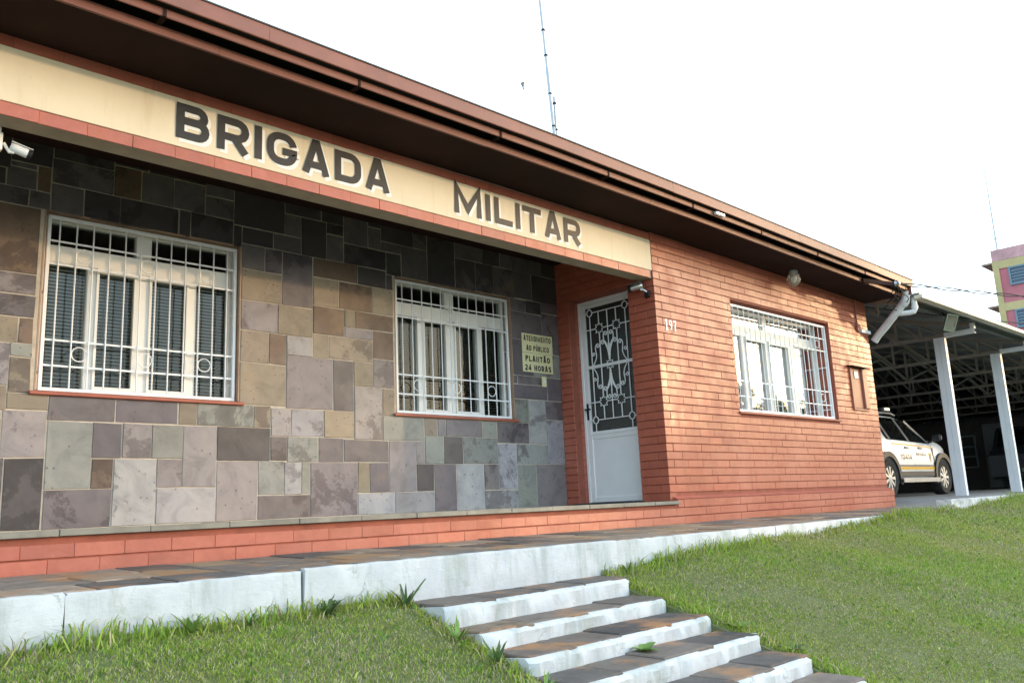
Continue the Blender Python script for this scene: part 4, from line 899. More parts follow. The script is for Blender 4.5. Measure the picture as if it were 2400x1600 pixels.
# rain pipes at the end of the gutter
dp = thing('rain_pipe', 'white plastic rain pipe slanting from the gutter end to the wall corner', 'pipe', (4.86, -.2, 2.3))
M['pvc'] = simple('white_pvc', (.74, .76, .77), .4, var=.06, dirt=(.6, .6, .57))
MB().tube([(-.03, -.36, .30), (-.03, -.36, .22), (-.02, -.33, .15), (.02, -.02, -.13), (.03, .09, -.22), (.03, .16, -.30)], .050, 16).build('main_pipe', M['pvc'], dp, True)
MB().tube([(-.03, -.36, .315), (-.03, -.36, .235)], .057, 16).tube([(-.027, -.347, .185), (-.022, -.335, .15), (-.016, -.30, .115)], .057, 16).build('coupling', M['pvc'], dp, True)
MB().tube([(.10, -.40, .22), (.10, -.40, .05), (.09, -.385, .015), (.06, -.34, .005), (.0, -.16, .012)], .036, 14).build('branch_pipe', M['pvc'], dp, True)
MB().tube([(.10, -.40, .05), (.10, -.40, .09)], .042, 14).build('branch_coupling', M['pvc'], dp, True)
# insulator bracket and service cables
ib = thing('insulator_bracket', 'dark cable bracket with ceramic insulator at the eave end', 'bracket', (4.0, -.63, 2.48))
MB().bar((-.42, .10, .06), (.10, -.06, .055), .03, .05).build('arm', M['soffit'], ib); MB().lathe([(.012, -.06), (.030, -.05), (.020, -.025), (.036, 0), (.020, .025), (.030, .05), (.012, .06)], (.12, -.08, .06), 14, 'y').build('insulator', M['grey_metal'], ib, True)
mb = MB(); rs = random.Random(3)
for k in range(5):
    p = Vector((.14, -.08, .05)); pts = [p]
    for i in range(7): p = p + Vector((rs.uniform(.0, .09), rs.uniform(-.03, .07), rs.uniform(-.07, .01))); pts.append(p)
    mb.tube(pts, .006, 6)
mb.build('cable_knot', M['dark_plastic'], ib, True)
def cable(name, label, pts, r, twist=0):
    c = thing(name, label, 'cable', pts[0]); o = Vector(pts[0]); P0 = [Vector(p) - o for p in pts]; n = 160
    a, b = P0[0], P0[-1]; sag = (b - a).length * .012; base = []
    for i in range(n + 1): t = i / n; q = a + (b - a) * t; q = q - Vector((0, 0, 1)) * (4 * sag * t * (1 - t)); base.append(q)
    for k in range(2 if twist else 1):
        if twist: pts2 = [q + Vector((0, math.cos(i * .55 + k * math.pi), math.sin(i * .55 + k * math.pi))) * (r * 2.2 * (1 if i % 40 < 26 else .45)) for i, q in enumerate(base)]
        else: pts2 = base
        MB().tube(pts2, r, 5).build('strand', M['dark_plastic'], c, True)
cable('service_cable', 'upper twisted black service cable running right from the eave bracket', [(4.13, -.71, 2.545), (21.5, -5.5, 3.62)], .008, 1)
cable('telephone_cable', 'lower plain black cable running right below the twisted one', [(4.80, -.02, 2.47), (22, -3.8, 3.47)], .009)
# ================================================================== carport
cp = thing('carport', 'long open carport with white posts, steel trusses and sheet roof', 'carport', (7.5, 0, -.11))
OC = Vector((7.5, 0, -.11))
def cpart(mb, name, mat, parent=None, smooth=False):
    mb.v = [(x - OC.x, y - OC.y, z - OC.z) for x, y, z in mb.v]; return mb.build(name, mat, parent or cp, smooth)
M['post_white'] = simple('white_post_paint', (.76, .78, .80), .45, var=.05, scale=3)
M['truss'] = simple('truss_paint', (.25, .22, .185), .6, var=.12)
M['sheet'] = simple('zinc_sheet', (.16, .165, .17), .5, var=.12, scale=2)
M['gutter_cream'] = simple('cream_gutter', (.72, .66, .54), .4, var=.05)
TX = [4.98, 7.5, 10.2, 12.9, 15.6, 18.3, 21.0, 23.7, 26.4]
def rz(y): return 2.475 + .238 * (y + .48) if y < 6 else 2.475 + .238 * 6.48 - .238 * (y - 6)
for x in TX[1:]:
    for y in (0.0, 11.6):
        p = empty('post', (x - OC.x, y, 0), 0, cp)
        MB().box((-.045, -.082, -.02), (.045, -.004, 2.44)).build('channel', M['post_white'], p); MB().box((-.045, .004, -.02), (.045, .082, 2.44)).build('channel', M['post_white'], p); MB().box((-.036, -.006, -.02), (.036, .006, 2.43)).build('web', M['post_white'], p)
        if y: break_ = 0
for x in TX:
    t = empty('truss', (0, 0, 0), 0, cp); B = lambda a, b, w_=.05, h_=.05, nm='strut': cpart(MB().bar(a, b, w_, h_), nm, M['truss'], t)
    cpart(MB().bar((x, -.50 if x > 5 else .35, 2.355), (x, 12.2, 2.355), .05, .055), 'bottom_chord', M['truss'], t); cpart(MB().bar((x, -.50, rz(-.5) - .02), (x, 6, rz(6) - .02), .05, .05), 'top_chord', M['truss'], t); cpart(MB().bar((x, 6, rz(6) - .02), (x, 12.4, rz(12.4) - .02), .05, .05), 'top_chord', M['truss'], t)
    if x > 5: cpart(MB().bar((x, -.50, 2.33), (x, -.50, rz(-.5) + .01), .07, .06), 'end_plate', M['post_white'], t); cpart(MB().cbox((x - .04, -.53, 2.32), (x + .04, -.08, 2.395), .004), 'cantilever_end', M['post_white'], t)
    ys2 = [-.1, .28, .66, 1.15, 1.8, 2.6, 3.5, 4.6, 6.0, 7.4, 8.5, 9.5, 10.4, 11.2]
    up = True
    for a, b in zip(ys2, ys2[1:]):
        B((x, a, 2.37), (x, a, rz(a) - .03), .035, .035, 'upright')
        if a < 6: B((x, a, 2.37), (x, b, rz(b) - .03), .035, .035)
        else: B((x, b, 2.37), (x, a, rz(a) - .03), .035, .035)
# lattice bracing between trusses, running along the building
for y in (2.6, 6.0):
    for a, b in zip(TX, TX[1:]): cpart(MB().bar((a, y, rz(y) - .1), (b, y, 2.4), .035, .035), 'brace', M['truss']); cpart(MB().bar((a, y, 2.4), (b, y, rz(y) - .1), .035, .035), 'brace', M['truss'])
for y in (-.35, .75, 1.85, 2.95, 4.05, 5.15, 6.9, 8.0, 9.1, 10.2, 11.3): cpart(MB().box((4.86, y - .03, rz(y) + .007), (29.3, y + .03, rz(y) + .067)), 'purlin', M['sheet'])
mb = MB(); n = 480
xs2 = [4.87 + (29.4 - 4.87) * i / n for i in range(n + 1)]
for (ya, yb) in ((-.62, 6.0), (6.0, 12.6)):
    V = []
    for x in xs2:
        c = .012 * math.sin(x * 2 * math.pi / .26); V += [(x, ya, rz(ya) + .082 + c), (x, yb, rz(yb) + .082 + c)]
    mb.add(V, [(2 * i, 2 * i + 2, 2 * i + 3, 2 * i + 1) for i in range(n)])
cpart(mb, 'roof_sheeting', M['sheet'], None, True)
xg = 4.90
while xg < 28: cpart(MB().cbox((xg, -.735, rz(-.62) + .025), (xg + 2.39, -.625, rz(-.62) + .075), .006), 'gutter', M['gutter_cream']); xg += 2.4
xg = 4.90
while xg < 28: cpart(MB().cbox((xg, -.70, rz(-.62) + .0755), (xg + 2.39, -.58, rz(-.62) + .105), .003), 'flashing', M['sheet']); xg += 2.4
M['dark_sheet'] = simple('dark_closure', (.05, .048, .045), .8, var=.15, scale=2)
cpart(MB().box((4.9, 12.62, -.1), (29.4, 12.8, 2.75)), 'added_rear_wall', M['dark_sheet']); cpart(MB().add([(29.32, -.6, 2.2), (29.32, 12.6, 2.2), (29.32, 12.6, rz(12.6) + .12), (29.32, 6, rz(6) + .12), (29.32, -.6, rz(-.6) + .12), (29.4, -.6, 2.2), (29.4, 12.6, 2.2), (29.4, 12.6, rz(12.6) + .12), (29.4, 6, rz(6) + .12), (29.4, -.6, rz(-.6) + .12)], [(0, 1, 2, 3, 4), (9, 8, 7, 6, 5), (0, 4, 9, 5), (4, 3, 8, 9), (3, 2, 7, 8), (2, 1, 6, 7), (1, 0, 5, 6)]), 'added_end_closure', M['dark_sheet'])  # dark rear wall and end closure, added to darken the carport inside
# floodlight under the carport eave
cf = thing('carport_floodlight', 'square silver floodlight tilted under the carport eave', 'lamp', (6.45, -.52, 2.36))
fx = Matrix.Rotation(rad(40), 3, 'Z') @ Matrix.Rotation(rad(-20), 3, 'Y') @ Matrix.Rotation(rad(14), 3, 'X')
def tilt(mb): mb.v = [tuple(fx @ Vector(p)) for p in mb.v]; return mb
tilt(MB().cbox((-.03, -.07, -.115), (.035, .07, .115), .01)).build('housing', M['grey_metal'], cf)
fb = MB(); [fb.box(*q) for q in (((-.052, -.08, -.125), (-.0305, -.062, .125)), ((-.052, .062, -.125), (-.0305, .08, .125)), ((-.052, -.062, -.125), (-.0305, .062, -.105)), ((-.052, -.062, .105), (-.0305, .062, .125)))]
tilt(fb).build('bezel', M['chrome'], cf); tilt(MB().box((-.036, -.062, -.105), (-.031, .062, .105))).build('lens', M['lampglass'], cf); MB().tube([(.02, 0, .06), (.06, .06, .12), (.05, .10, .17)], .012, 8).build('bracket', M['dark_plastic'], cf)

# ================================================================== patrol car
car = thing('patrol_car', 'white patrol estate car with yellow stripe parked in the carport', 'car', (8.13, 1.31, -.112))
M['car_white'] = simple('car_paint', (.80, .80, .80), .2, var=.02, spec=.6); M['car_black'] = simple('car_cladding', (.030, .032, .036), .45, var=.1)
M['tyre'] = simple('tyre_rubber', (.018, .018, .018), .8, var=.2); M['yellow'] = simple('yellow_stripe', (.80, .42, .02), .4, var=.03); M['grey_stripe'] = simple('grey_stripe', (.16, .16, .165), .4)
M['rim'] = simple('alloy_rim', (.75, .74, .72), .28, metal=.7, var=.04); M['car_glass'] = glass('car_window_glass', (.10, .12, .12), .10); M['silver'] = simple('silver_trim', (.55, .54, .52), .3, metal=.6)
# local: x forward (rear axle 0, front axle 2.48), y: 0 = visible right flank, + to the far side; z up from floor
ROOF = [(-.78, .98), (-.70, 1.18), (-.55, 1.36), (-.2, 1.445), (.5, 1.46), (1.1, 1.445), (1.45, 1.38), (1.75, 1.22), (2.03, 1.045), (2.10, 1.02), (2.45, .985), (2.8, .93), (3.05, .84), (3.14, .70), (3.17, .5)]
BELT = [(-.78, .94), (0, .965), (1.0, .945), (2.0, .915), (2.1, .91), (2.45, .90), (2.8, .86), (3.05, .78), (3.14, .64), (3.17, .45)]
def half(x):   # half width
    return lerp([(-.80, .70), (-.6, .79), (0, .83), (2.2, .83), (2.75, .80), (3.0, .70), (3.17, .52)], x)
def car_body():
    X = [-.78, -.74, -.68, -.6, -.5, -.35, -.2, 0, .25, .5, .8, 1.1, 1.3, 1.45, 1.6, 1.75, 1.9, 2.03, 2.1, 2.25, 2.45, 2.65, 2.8, 2.95, 3.05, 3.12, 3.17]; V = []; pn = 9
    for x in X:
        h = half(x); rf = lerp(ROOF, x); bl = min(lerp(BELT, x), rf - .02); rw = h - .035 - .21 * max(0, min(1, (rf - bl) / .5)); c = .83
        zb = lerp([(-.78, .42), (-.5, .30), (2.8, .30), (3.0, .26), (3.17, .32)], x)
        hf = [(h - .06, zb), (h - .005, zb + .06), (h, min(.62, bl - .06)), (h - .022, bl), (rw, rf - .045 if rf - bl > .1 else rf - .008), (rw - .07, rf - .008 if rf - bl > .1 else rf), (rw * .4, rf + .012), ]
        ring_ = [(c - a, z) for a, z in hf] + [(c + a, z) for a, z in reversed(hf)]
        V += [(x, y, z) for y, z in ring_]
    pn = 14; F = []
    for i in range(len(X) - 1):
        for k in range(pn): F.append((i * pn + k, i * pn + (k + 1) % pn, (i + 1) * pn + (k + 1) % pn, (i + 1) * pn + k))
    F += [tuple(range(pn)), tuple(reversed(range((len(X) - 1) * pn, len(X) * pn)))]
    return MB().add(V, F)
car_body().build('body', M['car_white'], car, True)
C_ = .83
def flank(x, z):      # y of the right flank at height z
    h = half(x); rf = lerp(ROOF, x); bl = lerp(BELT, x)
    if z <= bl: return C_ - (h - .022 * max(0, (z - .62) / max(.05, bl - .62)))
    rw = h - .035 - .21 * min(1, (rf - bl) / .5); t = min(1, (z - bl) / max(.05, rf - .045 - bl)); return C_ - ((h - .022) * (1 - t) + rw * t)
def side_poly(poly, name, mat, off=.004, th=.004, n=None, parent=None, far=True):
    for sgn in ((0, 1) if far else (0,)):
        Y = (lambda x, z: flank(x, z) - off) if sgn == 0 else (lambda x, z: 2 * C_ - flank(x, z) + off)
        n_ = len(poly); dd = th if sgn == 0 else -th
        V = [(x, Y(x, z), z) for x, z in poly] + [(x, Y(x, z) + dd, z) for x, z in poly]
        MB().add(V, [tuple(range(n_)), tuple(reversed(range(n_, 2 * n_)))] + [(i, n_ + i, n_ + (i + 1) % n_, (i + 1) % n_) for i in range(n_)]).build(name, mat, parent or car)
def strip(x0, x1, z0, z1, name, mat, off=.004, n=6, parent=None):
    a = [(x0 + (x1 - x0) * i / n) for i in range(n + 1)]; f = lambda q, x: q(x) if callable(q) else q
    side_poly([(x, f(z0, x)) for x in a] + [(x, f(z1, x)) for x in reversed(a)], name, mat, off, .006, parent=parent)
bt = lambda dz: (lambda x: lerp(BELT, x) + dz)
side_poly([(-.45, .985), (.20, .985), (.16, 1.395), (-.30, 1.36)], 'side_window', M['car_glass'], .006)
side_poly([(.30, .985), (1.02, .965), (.94, 1.40), (.27, 1.40)], 'side_window', M['car_glass'], .006)
side_poly([(1.12, .96), (1.93, .94), (1.80, 1.08), (1.62, 1.22), (1.42, 1.345), (1.04, 1.395)], 'side_window', M['car_glass'], .006)
side_poly([(.20, .975), (.30, .975), (.27, 1.40), (.16, 1.40)], 'pillar', M['grey_stripe'], .007); side_poly([(1.02, .955), (1.12, .955), (1.04, 1.40), (.94, 1.40)], 'pillar', M['grey_stripe'], .007)
side_poly([(1.93, .93), (2.03, .93), (1.86, 1.10), (1.46, 1.38), (1.42, 1.345), (1.80, 1.08)], 'pillar', M['grey_stripe'], .007)
strip(.27, 2.1, bt(-.055), bt(-.035), 'upper_stripe', M['yellow'], .005, 8)
strip(.42, 2.06, .515, .548, 'grey_stripe', M['grey_stripe'], .005); strip(.42, 2.06, .462, .513, 'yellow_stripe', M['yellow'], .005)
strip(.42, 2.06, .345, .432, 'door_cladding', M['car_black'], .012); strip(.40, 2.08, .24, .315, 'running_board', M['silver'], .07, 2)
strip(2.05, 2.11, .36, .86, 'wing_panel', M['car_black'], .010, 2)
side_poly([(1.155, .45), (1.163, .45), (1.148, .95), (1.14, .95)], 'door_gap', M['car_black'], .006); side_poly([(2.045, .45), (2.051, .45), (2.046, .90), (2.04, .90)], 'door_gap', M['car_black'], .006)
for x in (.80, 1.42): side_poly([(x, .835), (x + .15, .83), (x + .15, .862), (x, .866)], 'door_handle', M['grey_stripe'], .022, .02, far=True)
def wheel(xc, far):
    y0 = 2 * C_ - .0 if far else .0; s = -1 if far else 1
    wr = empty('wheel', (xc, (2 * C_ + .012) if far else -.012, .318), math.pi if far else 0, car)
    MB().lathe([(.20, .01), (.235, -.002), (.30, -.004), (.318, .02), (.320, .10), (.318, .18), (.29, .20), (.2, .20)], (0, 0, 0), 32, 'y').build('tyre', M['tyre'], wr, True)
    mb = MB().lathe([(.205, .012), (.198, .004), (.185, .03), (.175, .06)], (0, 0, 0), 32, 'y'); mb.f = mb.f[:-2]; mb.m = mb.m[:-2]
    mb.lathe([(.055, .010), (.05, .002), (.02, .0), (.0, .0)], (0, 0, 0), 16, 'y')
    for k in range(9):
        a = 2 * math.pi * k / 9; u = Vector((math.cos(a), 0, math.sin(a))); t = Vector((-math.sin(a), 0, math.cos(a)))
        V = [u * .04 + t * .016, u * .195 + t * .026, u * .195 - t * .026, u * .04 - t * .016]; mb.add([(p.x, .006, p.z) for p in V] + [(p.x, .03, p.z) for p in V], [(0, 1, 2, 3), (0, 4, 5, 1), (1, 5, 6, 2), (2, 6, 7, 3), (3, 7, 4, 0)])
    mb.build('rim', M['rim'], wr, True); MB().lathe([(.19, .05), (.19, .055)], (0, 0, 0), 24, 'y').build('brake_disc', M['tyre'], wr)
    # arch cladding and dark housing on the flank
    for r0, r1, d, nm, mt in ((.0, .372, .004, 'wheel_housing', M['tyre']), (.368, .455, .030, 'arch_cladding', M['car_black'])):
        P = []; m_ = 26
        for i in range(m_ + 1):
            a = math.pi * (1.08 - 1.16 * i / m_); P.append((math.cos(a), math.sin(a)))
        yb = .0; V = []
        for c, s_ in P:
            for r in (r0, r1): V += [(c * r * 1.02, yb - d + .012, s_ * r), (c * r * 1.02, yb + .05, s_ * r)]
        F = []
        for i in range(m_):
            a = i * 4; b = a + 4; F += [(a, b, b + 2, a + 2), (a + 2, b + 2, b + 3, a + 3), (a + 1, a + 3, b + 3, b + 1), (a, a + 1, b + 1, b)]
        MB().add(V, F).build(nm, mt, wr)
for xc in (0.0, 2.48):
    for fr in (False, True): wheel(xc, fr)
for sy, s in ((-.03, 1), (2 * C_ + .03, -1)):
    MB().cbox((2.0, min(sy, sy - s * .17), .975), (2.09, max(sy, sy - s * .17), 1.105), .03).build('wing_mirror', M['car_black'], car); MB().tube([(2.03, sy, .985), (2.03, sy + s * .10, .955)], .02, 8).build('mirror_arm', M['car_black'], car)
for yy in (.26, 2 * C_ - .26): MB().tube([(-.4, yy, 1.42), (-.3, yy, 1.475), (1.0, yy, 1.495), (1.15, yy, 1.465)], .016, 8).build('roof_rail', M['silver'], car, True)
MB().cbox((.78, .30, 1.53), (1.05, 2 * C_ - .30, 1.605), .02).build('light_bar', M['car_black'], car); MB().cbox((.80, .27, 1.535), (1.03, .2995, 1.60), .01).build('light_bar_end', M['silver'], car); MB().box((.88, .45, 1.46), (.95, .52, 1.53)).box((.88, 1.14, 1.46), (.95, 1.21, 1.53)).build('light_bar_foot', M['car_black'], car)
MB().add([(2.02, .20, 1.06), (2.02, 1.46, 1.06), (1.50, 1.36, 1.385), (1.50, .30, 1.385)], [(0, 1, 2, 3)]).build('windscreen', M['car_glass'], car)
word('10414', .80, .685, .10, .50, .020, car, M['grey_stripe'], flank(.8, .685) - .009); word('BRIGADA', 1.50, .735, .062, .46, .013, car, M['grey_stripe'], flank(1.5, .735) - .009)
sh = [(1.86, .76), (1.92, .77), (1.98, .76), (1.98, .69), (1.955, .635), (1.92, .60), (1.885, .635), (1.86, .69)]
side_poly(sh, 'crest', M['yellow'], .006, .003, far=False); side_poly([(1.92 + (x - 1.92) * .6, .69 + (z - .69) * .6) for x, z in sh], 'crest_centre', M['grey_stripe'], .008, .003, far=False)
MB().cbox((2.86, .10, .62), (3.08, .42, .78), .03).build('headlight', M['rim'], car); MB().cbox((-.79, .30, .40), (-.74, 1.36, .60), .03).build('rear_bumper', M['car_black'], car); MB().cbox((3.05, .30, .36), (3.19, 1.36, .56), .04).build('front_bumper', M['car_black'], car)

# ================================================================== outbuilding and van at the back of the carport
ob = thing('outbuilding', 'dim outbuilding with corrugated eave at the far end of the carport', 'building', (24, 4, -.09))
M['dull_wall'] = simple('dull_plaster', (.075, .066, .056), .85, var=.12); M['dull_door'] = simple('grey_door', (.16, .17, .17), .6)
def opart(mb, n, m, p=None, sm=False): mb.v = [(x - 24, y - 4, z + .09) for x, y, z in mb.v]; return mb.build(n, m, p or ob, sm)
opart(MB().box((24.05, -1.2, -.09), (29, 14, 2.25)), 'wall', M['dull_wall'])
V = []; n = 240
for i in range(n + 1):
    y = -1.4 + 15.6 * i / n; c = .022 * math.sin(y * 2 * math.pi / .20); V += [(23.6, y, 2.17 + c), (29.2, y, 2.85 + c), (23.6, y, 2.163 + c)]
opart(MB().add(V, [(3 * i, 3 * i + 3, 3 * i + 4, 3 * i + 1) for i in range(n)] + [(3 * i, 3 * i + 2, 3 * i + 5, 3 * i + 3) for i in range(n)]), 'roof_sheeting', M['sheet'], None, True)
for (ya, yb, za, zb) in ((4.92, 5.45, .66, 1.62), (7.2, 8.2, .7, 1.62), (1.7, 2.35, .75, 1.6)):
    wv_ = opart(MB().box((23.99, ya, za), (24.048, yb, zb)), 'window', M['interior'])
    fr = MB(); [fr.box(*q) for q in (((23.96, ya - .06, za - .06), (24.04, yb + .06, za)), ((23.96, ya - .06, zb), (24.04, yb + .06, zb + .06)), ((23.961, ya - .06, za), (24.04, ya, zb)), ((23.961, yb, za), (24.04, yb + .06, zb)))]
    for i in (1, 2): z = za + (zb - za) * i / 3; fr.box((23.962, ya, z - .03), (23.989, yb, z + .03))
    fr.v = [(x - 24, y - 4, z + .09) for x, y, z in fr.v]; fr.build('frame', M['dull_door'], wv_)
dr = opart(MB().box((23.98, 3.72, -.06), (24.048, 4.62, 2.0)), 'door', M['dull_door']); o = MB().lathe([(.03, 0), (.035, -.04), (.02, -.06)], (-.02, .55, 1.05), 10, 'x').build('handle', M['black'], dr)
van = thing('parked_van', 'dark van parked in shadow under the carport near the outbuilding', 'van', (19.4, 1.55, -.085), 0)
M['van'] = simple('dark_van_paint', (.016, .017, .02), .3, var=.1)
prof = [(0, .32), (-.02, .9), (.12, 1.02), (.42, 1.12), (.85, 1.62), (1.1, 1.72), (2.9, 1.74), (3.75, 1.66), (3.92, 1.0), (3.95, .4), (3.6, .28), (.3, .26)]
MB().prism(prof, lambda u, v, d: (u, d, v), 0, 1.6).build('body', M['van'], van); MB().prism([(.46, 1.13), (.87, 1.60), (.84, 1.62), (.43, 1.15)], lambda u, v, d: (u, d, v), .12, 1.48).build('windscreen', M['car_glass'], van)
for x in (.7, 3.1):
    for y in (.0, 1.6): MB().lathe([(.1, -.02), (.30, -.03), (.32, .0), (.32, .16 if y == 0 else .03), (.1, .16 if y == 0 else .03)], (x, y - (.0 if y == 0 else .14), .32), 22, 'y').build('wheel', M['tyre'], van)
MB().cbox((-.06, .42, .42), (-.02, .82, .52), .004).build('number_plate', M['dull_door'], van); MB().box((1.1, -.006, 1.1), (2.0, -.001, 1.55)).box((2.1, -.006, 1.1), (3.3, -.001, 1.55)).build('side_window', M['car_glass'], van)

# ================================================================== pink apartment block far right
pk = thing('apartment_block', 'tall pink and yellow apartment block behind the carport', 'building', (57.5, 10, -1.6))
M['pink'] = simple('pink_wall', (.42, .125, .145), .8, var=.1, scale=.8, bs=.1, dirt=(.44, .19, .20)); M['pinktop'] = simple('pink_parapet', (.50, .28, .28), .9, var=.2, scale=1.5, dirt=(.30, .20, .20)); M['pale_yellow'] = simple('yellow_band', (.44, .355, .165), .8, var=.08, scale=1.2, dirt=(.36, .30, .16)); M['blue_frame'] = simple('blue_window_frame', (.13, .20, .25), .6); M['dark_pane'] = simple('dark_louvre_glass', (.05, .08, .12), .4); M['slab'] = simple('balcony_slab', (.30, .22, .17), .9)
def pp_(mb, n, m, p=None): mb.v = [(x - 57.5, y - 10, z + 1.6) for x, y, z in mb.v]; return mb.build(n, m, p or pk)
pp_(MB().box((57.5, -8, -1.6), (70, 12.55, 15.3)), 'wall', M['pink']); pp_(MB().box((57.45, -8.05, 15.3), (70.05, 12.60, 16.1)), 'parapet', M['pinktop'])
for z in (15.0, 12.0, 9.0, 6.0, 3.0): pp_(MB().box((57.44, -8.06, z - .28), (57.60, 12.22, z + .28)), 'floor_band', M['pale_yellow'])
pp_(MB().box((57.43, 12.22, -1.6), (57.62, 12.61, 15.3)), 'corner_band', M['pale_yellow']); pp_(MB().box((57.63, 12.56, -1.6), (58.2, 12.615, 15.3)), 'corner_band', M['pale_yellow'])
for z in (15.25, 12.2, 9.15, 6.1): pp_(MB().box((57.46, 12.62, z - .10), (64, 13.3, z + .02)), 'balcony_slab', M['slab'])
for zf in (14.1, 11.1, 8.1, 5.1):
    for ya in (8.8, 5.2, 1.6, -2.0):
        yb = ya + 2.75; za, zb = zf - .55, zf + .5
        wv_ = pp_(MB().box((57.47, ya, za), (57.53, yb, zb)), 'window', M['dark_pane'])
        f = MB(); [f.box(*q) for q in (((57.40, ya - .12, za - .12), (57.52, yb + .12, za)), ((57.40, ya - .12, zb), (57.52, yb + .12, zb + .12)), ((57.401, ya - .12, za), (57.52, ya, zb)), ((57.401, yb, za), (57.52, yb + .12, zb)))]
        for i in range(1, 5): z = za + (zb - za) * i / 5; f.box((57.42, ya, z - .03), (57.469, yb, z + .03))
        f.v = [(x - 57.5, y - 10, z + 1.6) for x, y, z in f.v]; f.build('frame', M['blue_frame'], wv_)
an = thing('rooftop_antenna', 'thin tall antenna on top of the pink apartment block', 'antenna', (57.7, 12.2, 16.1)); MB().tube([(0, 0, 0), (0, 0, 3.4), (0, 0, 6.6)], [.07, .05, .03], 6).build('pole', M['grey_metal'], an); MB().box((-.03, -.10, .8), (.03, .10, .9)).build('clamp', M['grey_metal'], an)

# ================================================================== mast on the station roof
ms = thing('radio_mast', 'thin grey radio mast with guy wires rising behind the roof', 'mast', (2.03, 3.0, 3.03))
MB().tube([(0.06, 0, 0), (-.0, 0, 2.26), (-.075, 0, 3.3)], .025, 10).tube([(-.075, 0, 3.3), (-.16, 0, 4.5), (-.30, 0, 6.2)], .019, 10).build('pole', M['grey_metal'], ms, True)
for z in (2.4, 2.9, 3.5, 3.9): xq = -.0 - .072 * (z - 2.26); MB().tube([(xq + .004, 0, z - .012), (xq + .003, 0, z + .012)], .029, 10).build('clamp', M['dark_plastic'], ms)
MB().tube([(.10, 0, .0), (.045, 0, 2.25), (.04, 0, 2.88)], .016, 8).build('short_pole', M['grey_metal'], ms, True); MB().tube([(.043, 0, 2.76), (.043, 0, 2.79)], .026, 8).build('clamp', M['dark_plastic'], ms); MB().tube([(.046, 0, 2.35), (.046, 0, 2.37)], .026, 8).build('clamp', M['dark_plastic'], ms)
MB().tube([(-.60, 0, 2.82), (-.60, 0, 2.88), (-.61, 0, 2.90)], [.012, .038, .015], 10).tube([(-.58, .01, 2.79), (-.60, 0, 2.83)], .014, 6).build('insulator', M['grey_metal'], ms, True)
M['wire'] = simple('thin_wire', (.20, .22, .26), .5)
for a, b in (((-.30, 0, 6.1), (-.66, 0, 2.0)), ((-.31, 0, 6.2), (-.40, 0, 2.1)), ((-.30, 0, 6.2), (-3.2, 1.0, 1.0)), ((-.30, 0, 6.2), (8.2, 0, 2.6))): MB().tube([a, b], .004, 4).build('guy_wire', M['wire'], ms)

# ================================================================== trees and weeds
M['bark'] = simple('bark', (.12, .09, .065), .9, var=.3, bs=.6)
def leafmat(n, c):
    m, nt, b = newmat(n); oi = node(nt, 'ShaderNodeNewGeometry'); r = ramp(nt, oi.outputs['Random Per Island'], [(0, tuple(q * .55 for q in c)), (1, tuple(q * 1.35 for q in c))]); nt.links.new(r, b.inputs['Base Color']); b.inputs['Roughness'].default_value = .6
    tl = node(nt, 'ShaderNodeBsdfTranslucent'); nt.links.new(r, tl.inputs[0]); mx = node(nt, 'ShaderNodeMixShader'); mx.inputs[0].default_value = .25; nt.links.new(b.outputs[0], mx.inputs[1]); nt.links.new(tl.outputs[0], mx.inputs[2]); nt.links.new(mx.outputs[0], nt.nodes['Material Output'].inputs[0]); return m
M['leaf'] = leafmat('tree_leaf', (.07, .11, .03)); M['weed'] = leafmat('weed_leaf', (.17, .28, .06)); M['weed_dark'] = leafmat('weed_leaf_dark', (.08, .14, .04))
def tree(label, base, H, R, nleaf, seed, ls=.22, clumps=14, group=None, zlo=.38, tk=1.0):
    rs = random.Random(seed); t = thing('broadleaf_tree', label, 'tree', base, 0, group); mb = MB(); mb.tube([(0, 0, -.2), (.05, .03, H * .3), (-.03, .08, H * .6), (0, 0, H * .85)], [H * .035 * tk, H * .027 * tk, H * .017 * tk, H * .006 * tk], 8); cs = []
    for k in range(clumps):
        a = rs.uniform(0, 6.28); z = rs.uniform(zlo, .95) * H; rr = R * rs.uniform(.15, .85) * (1 - .45 * abs(z / H - .6)); c = Vector((rr * math.cos(a), rr * math.sin(a), z)); cs.append((c, R * rs.uniform(.22, .42)))
        mb.tube([(0, 0, z * .55), tuple(c * .5 + Vector((0, 0, z * .28))), tuple(c)], [H * .014, H * .009, H * .003], 5)
    mb.build('trunk', M['bark'], t, True); V = []; F = []
    for i in range(nleaf):
        c, r = rs.choice(cs); d = Vector((rs.gauss(0, 1), rs.gauss(0, 1), rs.gauss(0, .8))); d.normalize(); p = c + d * r * rs.uniform(.35, 1.05) ** .7
        u = Vector((rs.gauss(0, 1), rs.gauss(0, 1), rs.gauss(0, .6))).normalized(); v_ = u.cross(Vector((rs.gauss(0, 1), rs.gauss(0, 1), rs.gauss(0, 1)))).normalized(); s = ls * rs.uniform(.6, 1.3); b = len(V)
        V += [p - u * s * .5, p + v_ * s * .28, p + u * s * .5, p - v_ * s * .28]; F.append((b, b + 1, b + 2, b + 3))
    MB().add(V, F).build('crown', M['leaf'], t, fix=False)
tree('small dark tree top showing above the carport roof', (45.5, 10.75, -1.6), 11.75, 1.5, 2600, 9, .16, 10)
